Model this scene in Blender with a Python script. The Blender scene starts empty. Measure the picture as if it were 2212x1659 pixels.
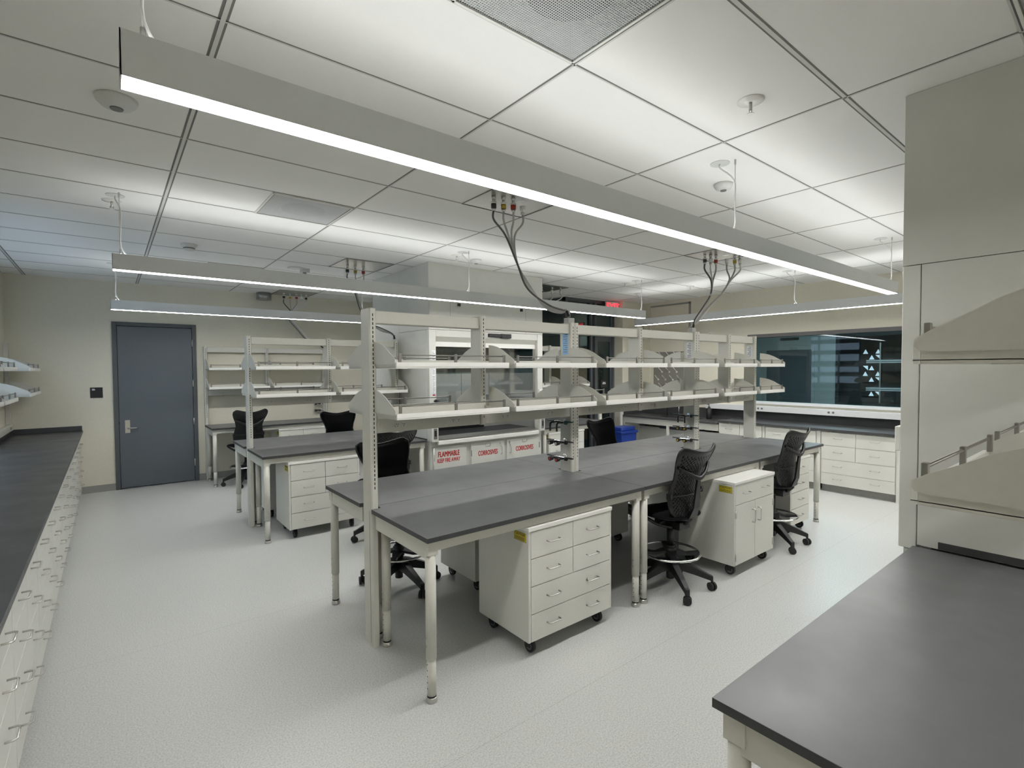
import bpy, math, random
from mathutils import Vector, Matrix
random.seed(4)
S = bpy.context.scene
C = S.collection
PI = math.pi
ZC = 3.048

# ------------------------------------------------------------------ materials
def mat(name, rgb, rough=0.5, metal=0.0, emit=None, strength=0.0, noise=0.0, scale=40.0, bump=0.0, bscale=200.0,
        spec=0.5, coat=0.0, trans=0.0, rnoise=0.0):
    m = bpy.data.materials.new(name); m.use_nodes = True
    nt = m.node_tree; b = nt.nodes['Principled BSDF']
    b.inputs['Base Color'].default_value = (*rgb, 1)
    b.inputs['Roughness'].default_value = rough
    b.inputs['Metallic'].default_value = metal
    b.inputs['Specular IOR Level'].default_value = spec
    b.inputs['Coat Weight'].default_value = coat
    b.inputs['Transmission Weight'].default_value = trans
    if emit:
        b.inputs['Emission Color'].default_value = (*emit, 1)
        b.inputs['Emission Strength'].default_value = strength
    if noise or bump or rnoise:
        tc = nt.nodes.new('ShaderNodeTexCoord')
    if noise:
        n = nt.nodes.new('ShaderNodeTexNoise'); n.inputs['Scale'].default_value = scale
        n.inputs['Detail'].default_value = 4
        nt.links.new(tc.outputs['Object'], n.inputs['Vector'])
        r = nt.nodes.new('ShaderNodeMapRange')
        r.inputs['From Min'].default_value = 0.3; r.inputs['From Max'].default_value = 0.7
        r.inputs['To Min'].default_value = 1 - noise; r.inputs['To Max'].default_value = 1 + noise
        nt.links.new(n.outputs['Fac'], r.inputs['Value'])
        x = nt.nodes.new('ShaderNodeVectorMath'); x.operation = 'SCALE'
        x.inputs[0].default_value = rgb
        nt.links.new(r.outputs['Result'], x.inputs['Scale'])
        nt.links.new(x.outputs['Vector'], b.inputs['Base Color'])
    if rnoise:
        n2 = nt.nodes.new('ShaderNodeTexNoise'); n2.inputs['Scale'].default_value = 3.2
        n2.inputs['Detail'].default_value = 5
        nt.links.new(tc.outputs['Object'], n2.inputs['Vector'])
        r2 = nt.nodes.new('ShaderNodeMapRange')
        r2.inputs['From Min'].default_value = 0.3; r2.inputs['From Max'].default_value = 0.7
        r2.inputs['To Min'].default_value = rough - rnoise; r2.inputs['To Max'].default_value = rough + rnoise
        nt.links.new(n2.outputs['Fac'], r2.inputs['Value'])
        nt.links.new(r2.outputs['Result'], b.inputs['Roughness'])
    if bump:
        n3 = nt.nodes.new('ShaderNodeTexNoise'); n3.inputs['Scale'].default_value = bscale
        nt.links.new(tc.outputs['Object'], n3.inputs['Vector'])
        bp = nt.nodes.new('ShaderNodeBump'); bp.inputs['Strength'].default_value = bump
        bp.inputs['Distance'].default_value = 0.001
        nt.links.new(n3.outputs['Fac'], bp.inputs['Height'])
        nt.links.new(bp.outputs['Normal'], b.inputs['Normal'])
    return m

M = {}
M['paint'] = mat('cream_metal_paint', (0.62, 0.615, 0.555), 0.36, noise=0.015, bump=0.05, bscale=350)
M['cab'] = mat('ivory_cabinet_paint', (0.69, 0.69, 0.635), 0.30, noise=0.012)
M['hood'] = mat('hood_panel_paint', (0.62, 0.625, 0.58), 0.34, noise=0.02, scale=6)
M['white'] = mat('white_enamel', (0.80, 0.80, 0.76), 0.3, noise=0.01)
M['top'] = mat('grey_worktop', (0.118, 0.121, 0.124), 0.42, noise=0.06, scale=9, rnoise=0.06, spec=0.6)
M['topdark'] = mat('black_worktop', (0.058, 0.059, 0.062), 0.40, noise=0.08, scale=9, rnoise=0.05)
M['edge'] = mat('worktop_edge', (0.045, 0.047, 0.048), 0.5, noise=0.05)
M['wall'] = mat('cream_wall_paint', (0.72, 0.69, 0.58), 0.75, noise=0.02, scale=30, bump=0.25, bscale=160)
M['basem'] = mat('grey_rubber_base', (0.30, 0.30, 0.285), 0.6, noise=0.03)
M['tile'] = mat('ceiling_tile', (0.87, 0.87, 0.845), 0.9, noise=0.03, scale=420, bump=0.2, bscale=500)
M['gridm'] = mat('ceiling_grid_metal', (0.66, 0.66, 0.63), 0.5, noise=0.01)
M['gap'] = mat('ceiling_reveal', (0.20, 0.20, 0.19), 0.8, noise=0.02)
M['dark'] = mat('dark_gap', (0.012, 0.012, 0.012), 0.8, noise=0.02)
M['fix'] = mat('fixture_aluminium_paint', (0.70, 0.72, 0.73), 0.4, noise=0.01)
M['lamp'] = mat('lamp_diffuser', (0.9, 0.9, 0.9), 0.5, emit=(1.0, 0.985, 0.97), strength=20.0)
M['uplamp'] = mat('uplight_diffuser', (0.9, 0.9, 0.9), 0.5, emit=(1.0, 0.985, 0.965), strength=4.0)
M['chrome'] = mat('brushed_nickel', (0.60, 0.59, 0.56), 0.28, metal=1.0, noise=0.02)
M['railm'] = mat('grey_rail_metal', (0.30, 0.29, 0.27), 0.35, metal=0.9, noise=0.03)
M['shine'] = mat('polished_chrome', (0.8, 0.8, 0.8), 0.1, metal=1.0, noise=0.01)
M['steel'] = mat('stainless_steel', (0.55, 0.54, 0.51), 0.32, metal=1.0, noise=0.06, scale=80)
M['black'] = mat('black_plastic', (0.010, 0.010, 0.011), 0.42, noise=0.1)
M['shell'] = mat('charcoal_chair_plastic', (0.0065, 0.007, 0.0075), 0.40, noise=0.1)
M['mesh'] = mat('black_chair_fabric', (0.0035, 0.0035, 0.004), 0.85, noise=0.2, scale=500, spec=0.15)
M['rubber'] = mat('black_rubber', (0.012, 0.012, 0.012), 0.6, noise=0.1)
M['door'] = mat('slate_door_paint', (0.105, 0.125, 0.145), 0.42, noise=0.03, bump=0.05)
M['frame'] = mat('slate_frame_paint', (0.085, 0.095, 0.105), 0.45, noise=0.03)
M['winframe'] = mat('window_frame_grey', (0.13, 0.125, 0.125), 0.5, noise=0.03)
M['yellow'] = mat('yellow_sticker', (0.62, 0.52, 0.03), 0.5, noise=0.03)
M['red'] = mat('red_lettering', (0.42, 0.01, 0.012), 0.5, noise=0.03)
M['ink'] = mat('black_ink', (0.02, 0.02, 0.02), 0.6, noise=0.03)
M['label'] = mat('white_paper_label', (0.75, 0.78, 0.8), 0.5, noise=0.02)
M['bluelabel'] = mat('blue_glossy_label', (0.30, 0.55, 0.85), 0.18, noise=0.05, scale=200)
M['exit'] = mat('exit_letters_lit', (0.8, 0.03, 0.05), 0.4, emit=(1.0, 0.04, 0.06), strength=0.9)
M['exit2'] = mat('exit_letters_far_lit', (0.8, 0.0, 0.0), 0.4, emit=(1.0, 0.0, 0.01), strength=1.0)
M['wood'] = mat('oak_veneer', (0.52, 0.29, 0.13), 0.45, noise=0.18, scale=7)
M['bin'] = mat('blue_plastic_bin', (0.012, 0.045, 0.30), 0.4, noise=0.04)
M['diff'] = mat('perforated_metal_paint', (0.60, 0.62, 0.62), 0.45, noise=0.01)
M['hose'] = mat('grey_hose', (0.44, 0.44, 0.42), 0.5, noise=0.05)
M['hosedark'] = mat('dark_grey_hose', (0.10, 0.10, 0.095), 0.45, noise=0.05)
M['hosewhite'] = mat('white_cable', (0.72, 0.72, 0.70), 0.45, noise=0.02)
M['redc'] = mat('red_coupling', (0.35, 0.03, 0.02), 0.4, noise=0.05)
M['yelc'] = mat('yellow_coupling', (0.42, 0.30, 0.03), 0.4, noise=0.05)
M['teal'] = mat('dark_teal_plastic', (0.01, 0.055, 0.055), 0.35, noise=0.05)
M['peg'] = mat('grey_pegboard', (0.24, 0.235, 0.21), 0.5, noise=0.03)
M['screen'] = mat('blue_monitor_screen', (0.03, 0.06, 0.16), 0.2, emit=(0.1, 0.2, 0.5), strength=0.15)
M['liner'] = mat('hood_liner', (0.62, 0.62, 0.60), 0.45, noise=0.03)
M['reflglow'] = mat('reflected_daylight', (0.8, 0.8, 0.8), 0.5, emit=(0.85, 0.92, 1.0), strength=0.9)  # glow imitating reflected daylight, no lamp
M['lattice'] = mat('stand_in_brown', (0.10, 0.085, 0.075), 0.7, noise=0.1)
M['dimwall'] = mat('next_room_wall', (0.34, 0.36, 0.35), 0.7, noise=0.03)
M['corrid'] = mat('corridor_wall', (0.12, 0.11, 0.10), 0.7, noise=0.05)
M['sensor'] = mat('off_white_plastic', (0.66, 0.67, 0.65), 0.4, noise=0.02)
M['sensordark'] = mat('grey_lens_plastic', (0.16, 0.16, 0.155), 0.3, noise=0.02)
M['alarm'] = mat('grey_metal_drum', (0.30, 0.30, 0.29), 0.3, metal=0.7, noise=0.03)

def glass(name, tint, refl_rough=0.02, mixfac=0.12):
    m = bpy.data.materials.new(name); m.use_nodes = True
    nt = m.node_tree; nt.nodes.clear()
    o = nt.nodes.new('ShaderNodeOutputMaterial'); mx = nt.nodes.new('ShaderNodeMixShader')
    t = nt.nodes.new('ShaderNodeBsdfTransparent'); g = nt.nodes.new('ShaderNodeBsdfGlossy')
    f = nt.nodes.new('ShaderNodeLayerWeight'); f.inputs['Blend'].default_value = 0.32
    t.inputs['Color'].default_value = (*tint, 1); g.inputs['Roughness'].default_value = refl_rough
    mr = nt.nodes.new('ShaderNodeMapRange'); mr.inputs['To Min'].default_value = mixfac * 0.6
    mr.inputs['To Max'].default_value = min(1, mixfac * 5)
    nt.links.new(f.outputs['Fresnel'], mr.inputs['Value'])
    nt.links.new(mr.outputs['Result'], mx.inputs['Fac'])
    nt.links.new(t.outputs[0], mx.inputs[1]); nt.links.new(g.outputs[0], mx.inputs[2])
    nt.links.new(mx.outputs[0], o.inputs['Surface'])
    return m
M['glass'] = glass('dark_tinted_glass', (0.50, 0.60, 0.62), mixfac=0.045)
M['sash'] = glass('sash_glass', (0.92, 0.94, 0.94), mixfac=0.13)
M['clear'] = glass('clear_glass', (0.92, 0.95, 0.97), mixfac=0.06)

# floor: speckled sheet vinyl with welded seams
def floor_mat():
    m = mat('speckled_vinyl_floor', (0.60, 0.605, 0.575), 0.36)
    nt = m.node_tree; b = nt.nodes['Principled BSDF']
    tc = nt.nodes.new('ShaderNodeTexCoord')
    n = nt.nodes.new('ShaderNodeTexNoise'); n.inputs['Scale'].default_value = 130; n.inputs['Detail'].default_value = 3
    nt.links.new(tc.outputs['Object'], n.inputs['Vector'])
    cr = nt.nodes.new('ShaderNodeValToRGB'); e = cr.color_ramp.elements
    e[0].position = 0.30; e[0].color = (0.45, 0.458, 0.445, 1)
    e[1].position = 0.70; e[1].color = (0.68, 0.69, 0.67, 1)
    k = cr.color_ramp.elements.new(0.5); k.color = (0.58, 0.59, 0.57, 1)
    nt.links.new(n.outputs['Fac'], cr.inputs['Fac'])
    v = nt.nodes.new('ShaderNodeTexVoronoi'); v.inputs['Scale'].default_value = 75
    nt.links.new(tc.outputs['Object'], v.inputs['Vector'])
    lt = nt.nodes.new('ShaderNodeMath'); lt.operation = 'LESS_THAN'; lt.inputs[1].default_value = 0.13
    nt.links.new(v.outputs['Distance'], lt.inputs[0])
    mx = nt.nodes.new('ShaderNodeMix'); mx.data_type = 'RGBA'
    sc = nt.nodes.new('ShaderNodeMath'); sc.operation = 'MULTIPLY'; sc.inputs[1].default_value = 0.45
    nt.links.new(lt.outputs[0], sc.inputs[0]); nt.links.new(sc.outputs[0], mx.inputs['Factor'])
    nt.links.new(cr.outputs['Color'], mx.inputs['A']); mx.inputs['B'].default_value = (0.80, 0.80, 0.78, 1)
    # seams every 1.9 m along Y
    sp = nt.nodes.new('ShaderNodeSeparateXYZ'); nt.links.new(tc.outputs['Object'], sp.inputs[0])
    def seam(axis, off, period, width):
        a = nt.nodes.new('ShaderNodeMath'); a.operation = 'ADD'; a.inputs[1].default_value = off
        nt.links.new(sp.outputs[axis], a.inputs[0])
        w = nt.nodes.new('ShaderNodeMath'); w.operation = 'PINGPONG'; w.inputs[1].default_value = period / 2
        nt.links.new(a.outputs[0], w.inputs[0])
        l = nt.nodes.new('ShaderNodeMath'); l.operation = 'LESS_THAN'; l.inputs[1].default_value = width
        nt.links.new(w.outputs[0], l.inputs[0]); return l
    s1 = seam('Y', -1.90 + 40, 2.0, 0.002)
    s2 = s1
    sm = nt.nodes.new('ShaderNodeMath'); sm.operation = 'MULTIPLY'; sm.inputs[1].default_value = 0.28
    nt.links.new(s1.outputs[0], sm.inputs[0])
    m2 = nt.nodes.new('ShaderNodeMix'); m2.data_type = 'RGBA'
    nt.links.new(sm.outputs[0], m2.inputs['Factor']); nt.links.new(mx.outputs['Result'], m2.inputs['A'])
    m2.inputs['B'].default_value = (0.2, 0.2, 0.18, 1)
    nt.links.new(m2.outputs['Result'], b.inputs['Base Color'])
    return m
M['floor'] = floor_mat()

# ------------------------------------------------------------------ mesh builder
class MB:
    def __init__(s): s.v = []; s.f = []; s.mi = []; s.mats = []; s.sm = []
    def _m(s, m):
        if m not in s.mats: s.mats.append(m)
        return s.mats.index(m)
    def face(s, idx, m, smooth=False): s.f.append(idx); s.mi.append(s._m(m)); s.sm.append(smooth)
    def box(s, x0, x1, y0, y1, z0, z1, m):
        if x0 > x1: x0, x1 = x1, x0
        if y0 > y1: y0, y1 = y1, y0
        if z0 > z1: z0, z1 = z1, z0
        b = len(s.v)
        s.v += [(x, y, z) for z in (z0, z1) for y in (y0, y1) for x in (x0, x1)]
        for q in ((0, 2, 3, 1), (4, 5, 7, 6), (0, 1, 5, 4), (2, 6, 7, 3), (0, 4, 6, 2), (1, 3, 7, 5)):
            s.face([b + i for i in q], m)
        return s
    def prism(s, poly, axis, a, c, m, smooth=False):
        # poly: 2D points; axis 'x': (y,z), 'y': (x,z), 'z': (x,y)
        area = sum(poly[i][0] * poly[(i + 1) % len(poly)][1] - poly[(i + 1) % len(poly)][0] * poly[i][1] for i in range(len(poly)))
        flip = (area < 0) != (axis == 'y')
        if flip: poly = poly[::-1]
        b = len(s.v); n = len(poly)
        for t in (a, c):
            for p in poly:
                s.v.append({'x': (t, p[0], p[1]), 'y': (p[0], t, p[1]), 'z': (p[0], p[1], t)}[axis])
        lo, hi = (0, n) if a < c else (n, 0)
        s.face([b + lo + i for i in range(n)][::-1], m); s.face([b + hi + i for i in range(n)], m)
        for i in range(n):
            j = (i + 1) % n
            s.face([b + lo + i, b + lo + j, b + hi + j, b + hi + i], m, smooth)
        return s
    def tube(s, pts, r, m, seg=10, caps=True, smooth=True, closed=False):
        pts = [Vector(p) for p in pts]; n = len(pts); b = len(s.v)
        rs = r if isinstance(r, (list, tuple)) else [r] * n
        up = None
        for i, p in enumerate(pts):
            if closed: d = pts[(i + 1) % n] - pts[i - 1]
            else: d = pts[min(i + 1, n - 1)] - pts[max(i - 1, 0)]
            if d.length < 1e-9: d = Vector((0, 0, 1))
            d.normalize()
            if up is None:
                up = Vector((0, 0, 1)) if abs(d.z) < 0.9 else Vector((1, 0, 0))
            u = d.cross(up); 
            if u.length < 1e-6: up = Vector((1, 0, 0)); u = d.cross(up)
            u.normalize(); w = u.cross(d).normalized(); up = w
            for k in range(seg):
                a = 2 * PI * k / seg
                s.v.append(tuple(p + (u * math.cos(a) + w * math.sin(a)) * rs[i]))
        rng = n if closed else n - 1
        for i in range(rng):
            for k in range(seg):
                k2 = (k + 1) % seg; j = (i + 1) % n
                s.face([b + i * seg + k, b + i * seg + k2, b + j * seg + k2, b + j * seg + k], m, smooth)
        if caps and not closed:
            s.face([b + k for k in range(seg)][::-1], m); s.face([b + (n - 1) * seg + k for k in range(seg)], m)
        return s
    def cyl(s, p0, p1, r, m, seg=20): return s.tube([p0, p1], r, m, seg)
    def lathe(s, prof, c, m, seg=28, smooth=True):
        b = len(s.v); n = len(prof)
        for (r, z) in prof:
            for k in range(seg):
                a = 2 * PI * k / seg
                s.v.append((c[0] + r * math.cos(a), c[1] + r * math.sin(a), c[2] + z))
        for i in range(n - 1):
            for k in range(seg):
                k2 = (k + 1) % seg
                s.face([b + i * seg + k, b + i * seg + k2, b + (i + 1) * seg + k2, b + (i + 1) * seg + k], m, smooth)
        s.face([b + k for k in range(seg)][::-1], m); s.face([b + (n - 1) * seg + k for k in range(seg)], m)
        return s
    def build(s, name, parent=None, bevel=0.0, label=None):
        org = Vector((0, 0, 0)); p = parent
        while p is not None: org += p.location; p = p.parent
        me = bpy.data.meshes.new(name)
        me.from_pydata([tuple(Vector(v) - org) for v in s.v], [], s.f)
        for m in s.mats: me.materials.append(M[m] if isinstance(m, str) else m)
        me.polygons.foreach_set('material_index', s.mi)
        me.polygons.foreach_set('use_smooth', s.sm)
        me.update()
        o = bpy.data.objects.new(name, me); C.objects.link(o)
        if parent: o.parent = parent
        if bevel:
            bv = o.modifiers.new('bevel', 'BEVEL'); bv.width = bevel; bv.segments = 2; bv.limit_method = 'ANGLE'
            bv.angle_limit = math.radians(40); bv.harden_normals = False
        if label: o['label'] = label
        return o

def thing(name, label, cat, loc=(0, 0, 0), group=None):
    o = bpy.data.objects.new(name, None); C.objects.link(o); o.location = loc
    o.empty_display_size = 0.1
    o['label'] = label; o['category'] = cat
    if group: o['group'] = group
    return o
def tag(o, label, cat, group=None):
    o['label'] = label; o['category'] = cat
    if group: o['group'] = group
    return o
def struct(o): o['kind'] = 'structure'; return o
def box(name, parent, x0, x1, y0, y1, z0, z1, m, bevel=0.0, label=None):
    return MB().box(x0, x1, y0, y1, z0, z1, m).build(name, parent, bevel, label)
def copy_tree(o, parent=None):
    c = o.copy(); C.objects.link(c); c.parent = parent
    for ch in list(o.children): copy_tree(ch, c)
    return c
def place(o, loc, rz, label, group=None):
    o.location = loc; o.rotation_euler = (0, 0, rz); o['label'] = label
    if group: o['group'] = group
    return o
def text(name, parent, s, size, loc, m, rot=(PI / 2, 0, 0), ext=0.0008, align='CENTER', sx=1.0, bold=0.0):
    cu = bpy.data.curves.new(name, 'FONT'); cu.body = s; cu.size = size; cu.extrude = ext
    cu.space_character = 1.06 if s != 'EXIT' else 1.0; cu.align_x = align; cu.align_y = 'CENTER'; cu.offset = 0.0
    tmp = bpy.data.objects.new('tmp', cu); C.objects.link(tmp)
    dg = bpy.context.evaluated_depsgraph_get(); me = bpy.data.meshes.new_from_object(tmp.evaluated_get(dg))
    bpy.data.objects.remove(tmp)
    if bold:
        vs = [v.co.copy() for v in me.vertices]; fs = [tuple(p.vertices) for p in me.polygons]; nv_, nf_ = [], []
        for k, (dx, dy) in enumerate(((-bold, 0), (bold, 0), (0, bold * .6), (0, -bold * .6))):
            nf_ += [tuple(i + len(nv_) for i in f) for f in fs]; nv_ += [(v.x + dx, v.y + dy, v.z + k * 0.00002) for v in vs]
        me = bpy.data.meshes.new(name); me.from_pydata(nv_, [], nf_)
    me.materials.clear(); me.materials.append(M[m])
    o = bpy.data.objects.new(name, me); C.objects.link(o)
    org = Vector((0, 0, 0)); p = parent
    while p is not None: org += p.location; p = p.parent
    o.location = Vector(loc) - org; o.rotation_euler = rot; o.scale = (sx, 1, 1)
    if parent: o.parent = parent
    return o
ORD = ['first', 'second', 'third', 'fourth', 'fifth', 'sixth', 'seventh', 'eighth', 'ninth', 'tenth']

# ------------------------------------------------------------------ room shell
XL, XR, YN, YF = -1.06, 8.53, -2.6, 9.43
CX = 7.87      # corner wall block
struct(box('floor', None, XL - 0.2, 13.6, YN - 0.2, YF + 3.0, -0.1, 0.0, 'floor'))
c = MB().box(XL - 0.15, 13.6, YN - 0.2, YF + 3.0, ZC, ZC + 0.05, 'tile')
struct(c.build('ceiling'))
# grid of ceiling tees: the reveal lines between the tiles
g = MB()
XG = [0.364 + 1.219 * k for k in range(-1, 7)]
YG = [1.555 + 0.61 * k for k in range(-6, 13)]
def gl(x0, x1, y0, y1):
    g.box(x0, x1, y0, y1, ZC - 0.001, ZC + 0.001, 'gap')
for x in XG:
    wide = abs(x - 0.364) < 0.01 or abs(x + 0.855) < 0.01
    for d in ((-0.014, 0.012) if wide else (0,)):
        gl(x + d - 0.0045, x + d + 0.0045, YN, YF)
    if wide: g.box(x - 0.009, x + 0.007, YN, YF, ZC - 0.004, ZC, 'gridm')
    else: g.box(x + 0.0045, x + 0.014, YN, YF, ZC - 0.002, ZC, 'gridm')
for y in YG:
    wide = abs(y - 0.945) < 0.01
    for d in ((-0.014, 0.010) if wide else (0,)):
        gl(XL, XR, y + d - 0.0035, y + d + 0.0035)
    g.box(XL, XR, y + (0.0035 if not wide else -0.010), y + (0.011 if not wide else 0.006), ZC - 0.002, ZC, 'gridm')
struct(g.build('trim_1'))

# walls
w = MB().box(XL - 0.15, 0.05, YF, YF + 0.15, 0, ZC, 'wall').box(1.10, 6.52, YF, YF + 0.15, 0, ZC, 'wall')
w.box(0.05, 1.10, YF, YF + 0.15, 2.47, ZC, 'wall')
struct(w.build('wall_back'))
w = MB().box(XL - 0.15, XL, YN, 5.6, 0, ZC, 'wall').box(XL - 0.15, XL, 8.62, YF, 0, ZC, 'wall')
w.box(XL - 0.15, XL, 5.6, 8.62, 0, 1.06, 'wall').box(XL - 0.15, XL, 5.6, 8.62, 2.80, ZC, 'wall')
struct(w.build('wall_left'))
struct(MB().box(XL - 0.15, XR + 0.15, YN - 0.15, YN, 0, ZC, 'wall').build('wall_near'))
WY0, WY1, WZ0, WZ1 = 0.4, 4.28, 1.14, 2.30
w = MB().box(XR, XR + 0.15, YN, WY0, 0, ZC, 'wall').box(XR, XR + 0.15, WY1, 6.43, 0, ZC, 'wall')
w.box(XR, XR + 0.15, WY0, WY1, 0, WZ0, 'wall').box(XR, XR + 0.15, WY0, WY1, WZ1, ZC, 'wall')
struct(w.build('wall_right'))
struct(MB().box(CX, XR + 0.15, 6.43, 6.75, 0, ZC, 'wall').box(CX, CX + 0.2, 6.76, 9.6, 0, ZC, 'corrid').build('wall_corner'))
# rubber base
struct(MB().box(XL, 0.05, YF - 0.008, YF, 0, 0.10, 'basem').box(1.10, 6.5, YF - 0.008, YF, 0, 0.10, 'basem').build('baseboard_back'))
struct(MB().box(XR - 0.008, XR, YN, 6.43, 0, 0.10, 'basem').build('baseboard_right'))

# left window (daylight): frame, mullions, glass
f = MB()
for y in (5.6, 7.08, 8.56): f.box(XL - 0.11, XL - 0.03, y, y + 0.06, 1.06, 2.80, 'winframe')
for z in (1.06, 2.74): f.box(XL - 0.11, XL - 0.03, 5.6, 8.62, z, z + 0.06, 'winframe')
wn = struct(f.build('window_1'))
o = MB().box(XL - 0.075, XL - 0.069, 5.66, 8.56, 1.12, 2.74, 'clear').build('window_pane', wn)

lv_ = thing('exterior_daylight_blocker', 'dark horizontal slats added outside the left window to break up its daylight', 'screen', (XL - 0.5, 7.1, 1.0))  # unseen slats, added to cut the daylight and break up its reflection
for k in range(5):
    MB().box(XL - 0.62, XL - 0.58, 5.2, 9.0, 1.08 + k * 0.36, 1.22 + k * 0.36, 'lattice').build('blocker_slat', lv_)
for y in (5.3, 7.0, 8.9): MB().box(XL - 0.66, XL - 0.62, y, y + 0.05, 0.0, 2.9, 'lattice').build('blocker_post', lv_)
# door in the back wall
f = MB()
fy0, fy1 = YF - 0.02, YF + 0.12
f.box(0.05, 0.105, fy0, fy1, 0, 2.47, 'frame').box(1.045, 1.10, fy0, fy1, 0, 2.47, 'frame').box(0.105, 1.045, fy0, fy1, 2.415, 2.47, 'frame')
d1 = struct(f.build('door_1', None, 0.003))
o = box('door_slab', d1, 0.109, 1.041, YF - 0.002, YF + 0.042, 0.012, 2.410, 'door', 0.002)
h = MB().box(0.175, 0.235, YF - 0.010, YF - 0.002, 0.83, 1.02, 'chrome')
h.cyl((0.205, YF - 0.01, 0.90), (0.205, YF - 0.055, 0.90), 0.012, 'chrome', 12)
h.tube([(0.205, YF - 0.055, 0.90), (0.25, YF - 0.058, 0.902), (0.33, YF - 0.055, 0.900)], [0.012, 0.010, 0.009], 'chrome', 10)
h.build('door_handle', d1)
for z in (0.30, 0.95, 1.55, 2.18):
    MB().cyl((1.043, YF - 0.022, z - 0.055), (1.043, YF - 0.022, z + 0.055), 0.009, 'chrome', 10).build('hinge', d1)
box('door_latch', d1, 0.104, 0.112, YF - 0.01, YF + 0.0, 0.96, 1.0, 'black')

struct(box('wall_door_backing', None, -0.3, 1.4, YF + 0.16, YF + 0.2, -0.05, 2.8, 'corrid'))  # dark backing added behind the door, blocks skylight leaking through its gap
# plaque left of the door
p = thing('wall_sign', 'small black room plaque on the cream wall left of the grey door', 'sign', (-0.14, YF - 0.01, 1.36))
box('plaque', p, -0.21, -0.07, YF - 0.008, YF, 1.365, 1.515, 'black', 0.002)
MB().box(-0.19, -0.155, YF - 0.0095, YF - 0.008, 1.475, 1.485, 'label').box(-0.19, -0.160, YF - 0.0095, YF - 0.008, 1.489, 1.495, 'label').build('lettering', p)

# ------------------------------------------------------------------ ceiling lights
def fixture(axis, a0, a1, c0, label, hang, cname):
    z0, z1, wd = 2.484, 2.598, 0.088
    cen = (a0 + a1) / 2
    loc = (cen, c0 + wd / 2, ZC) if axis == 'x' else (c0 + wd / 2, cen, ZC)
    t = thing('pendant_light', label, 'light', loc, 'linear pendant lights')
    def bx(mb, a, b, c_, d, e, f_, m):
        if axis == 'x': mb.box(a, b, c_, d, e, f_, m)
        else: mb.box(c_, d, a, b, e, f_, m)
    h = MB()
    bx(h, a0, a1, c0, c0 + 0.003, z0, z1, 'fix'); bx(h, a0, a1, c0 + wd - 0.003, c0 + wd, z0, z1, 'fix')
    bx(h, a0, a0 + 0.003, c0, c0 + wd, z0, z1, 'fix'); bx(h, a1 - 0.003, a1, c0, c0 + wd, z0, z1, 'fix')
    bx(h, a0, a1, c0 + 0.003, c0 + wd - 0.003, z0 + 0.02, z1 - 0.07, 'fix')
    h.build('housing', t)
    l = MB(); bx(l, a0 + 0.004, a1 - 0.004, c0 + 0.0035, c0 + wd - 0.0035, z0 + 0.001, z0 + 0.012, 'lamp'); l.build('lens', t)
    l = MB()
    cm = c0 + wd / 2
    for sg in (-1, 1):   # two lamp strips leaning on each other like a steep ridge, throwing light out to both sides
        za, zb, ca, cb_ = z1 - 0.001, z1 - 0.066, cm + sg * 0.001, cm + sg * 0.018
        P4 = [(a0 + 0.03, ca, za), (a1 - 0.03, ca, za), (a1 - 0.03, cb_, zb), (a0 + 0.03, cb_, zb)]
        if axis == 'y': P4 = [(q[1], q[0], q[2]) for q in P4]
        b = len(l.v); l.v += P4; l.face([b, b + 1, b + 2, b + 3], 'uplamp')
    l.build('uplight_lens', t)
    for i, hx in enumerate(hang):
        cc = c0 + wd / 2
        P = (lambda a, c_, z: (a, c_, z)) if axis == 'x' else (lambda a, c_, z: (c_, a, z))
        cb = MB().tube([P(hx, cc, z1 - 0.03), P(hx, cc, ZC)], 0.0025, 'hosewhite', 6)
        cb.cyl(P(hx, cc, z1 - 0.01), P(hx, cc, z1 + 0.04), 0.006, 'chrome', 8)
        cb.cyl(P(hx, cc, ZC - 0.03), P(hx, cc, ZC), 0.006, 'chrome', 8)
        cb.build('hanger_wire', t)
        dx = 0.0; sgn = -0.0
        off = 0.09
        pc = P(hx - 0.02, cc + off, ZC) if axis == 'x' else P(hx + off, cc - 0.02, ZC)
        MB().lathe([(0.058, -0.004), (0.058, 0.0)], pc, 'sensor', 24).build('ceiling_plate', t)
        if i in (0, 1, 2):
            pw = [Vector(pc) + Vector((0, 0, -0.004)), Vector(pc) + Vector((0, 0, -0.03)), Vector(P(hx + 0.006, cc + 0.01, ZC - 0.12)),
                  Vector(P(hx + 0.004, cc + 0.004, ZC - 0.25)), Vector(P(hx + 0.003, cc, z1 + 0.06)), Vector(P(hx - 0.05 if i else hx + 0.05, cc, z1 - 0.02))]
            MB().tube(smooth(pw, 4), 0.0045, 'hosewhite', 8).build('power_cord', t)
    return t
def smooth(pts, n=6):
    pts = [Vector(p) for p in pts]; out = []
    for i in range(len(pts) - 1):
        p0 = pts[max(i - 1, 0)]; p1 = pts[i]; p2 = pts[i + 1]; p3 = pts[min(i + 2, len(pts) - 1)]
        for k in range(n):
            t = k / n
            out.append(0.5 * ((2 * p1) + (p2 - p0) * t + (2 * p0 - 5 * p1 + 4 * p2 - p3) * t * t + (-p0 + 3 * p1 - 3 * p2 + p3) * t ** 3))
    out.append(pts[-1]); return out
fixture('x', 0.04, 6.24, 1.60, 'nearest long white pendant light, hung above the front edge of the near benches', (0.09, 3.10, 6.19), 'a')
fixture('x', 0.04, 6.24, 4.66, 'middle long white pendant light, hung between the two bench rows', (0.09, 3.14, 6.19), 'b')
fixture('x', 0.04, 3.6, 7.70, 'farthest long white pendant light, above the aisle before the grey door', (0.09, 3.15), 'c')
fixture('y', -1.2, 5.62, 7.20, 'long white pendant light running along the window counter wall', (0.3, 3.0, 5.5), 'd')
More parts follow.
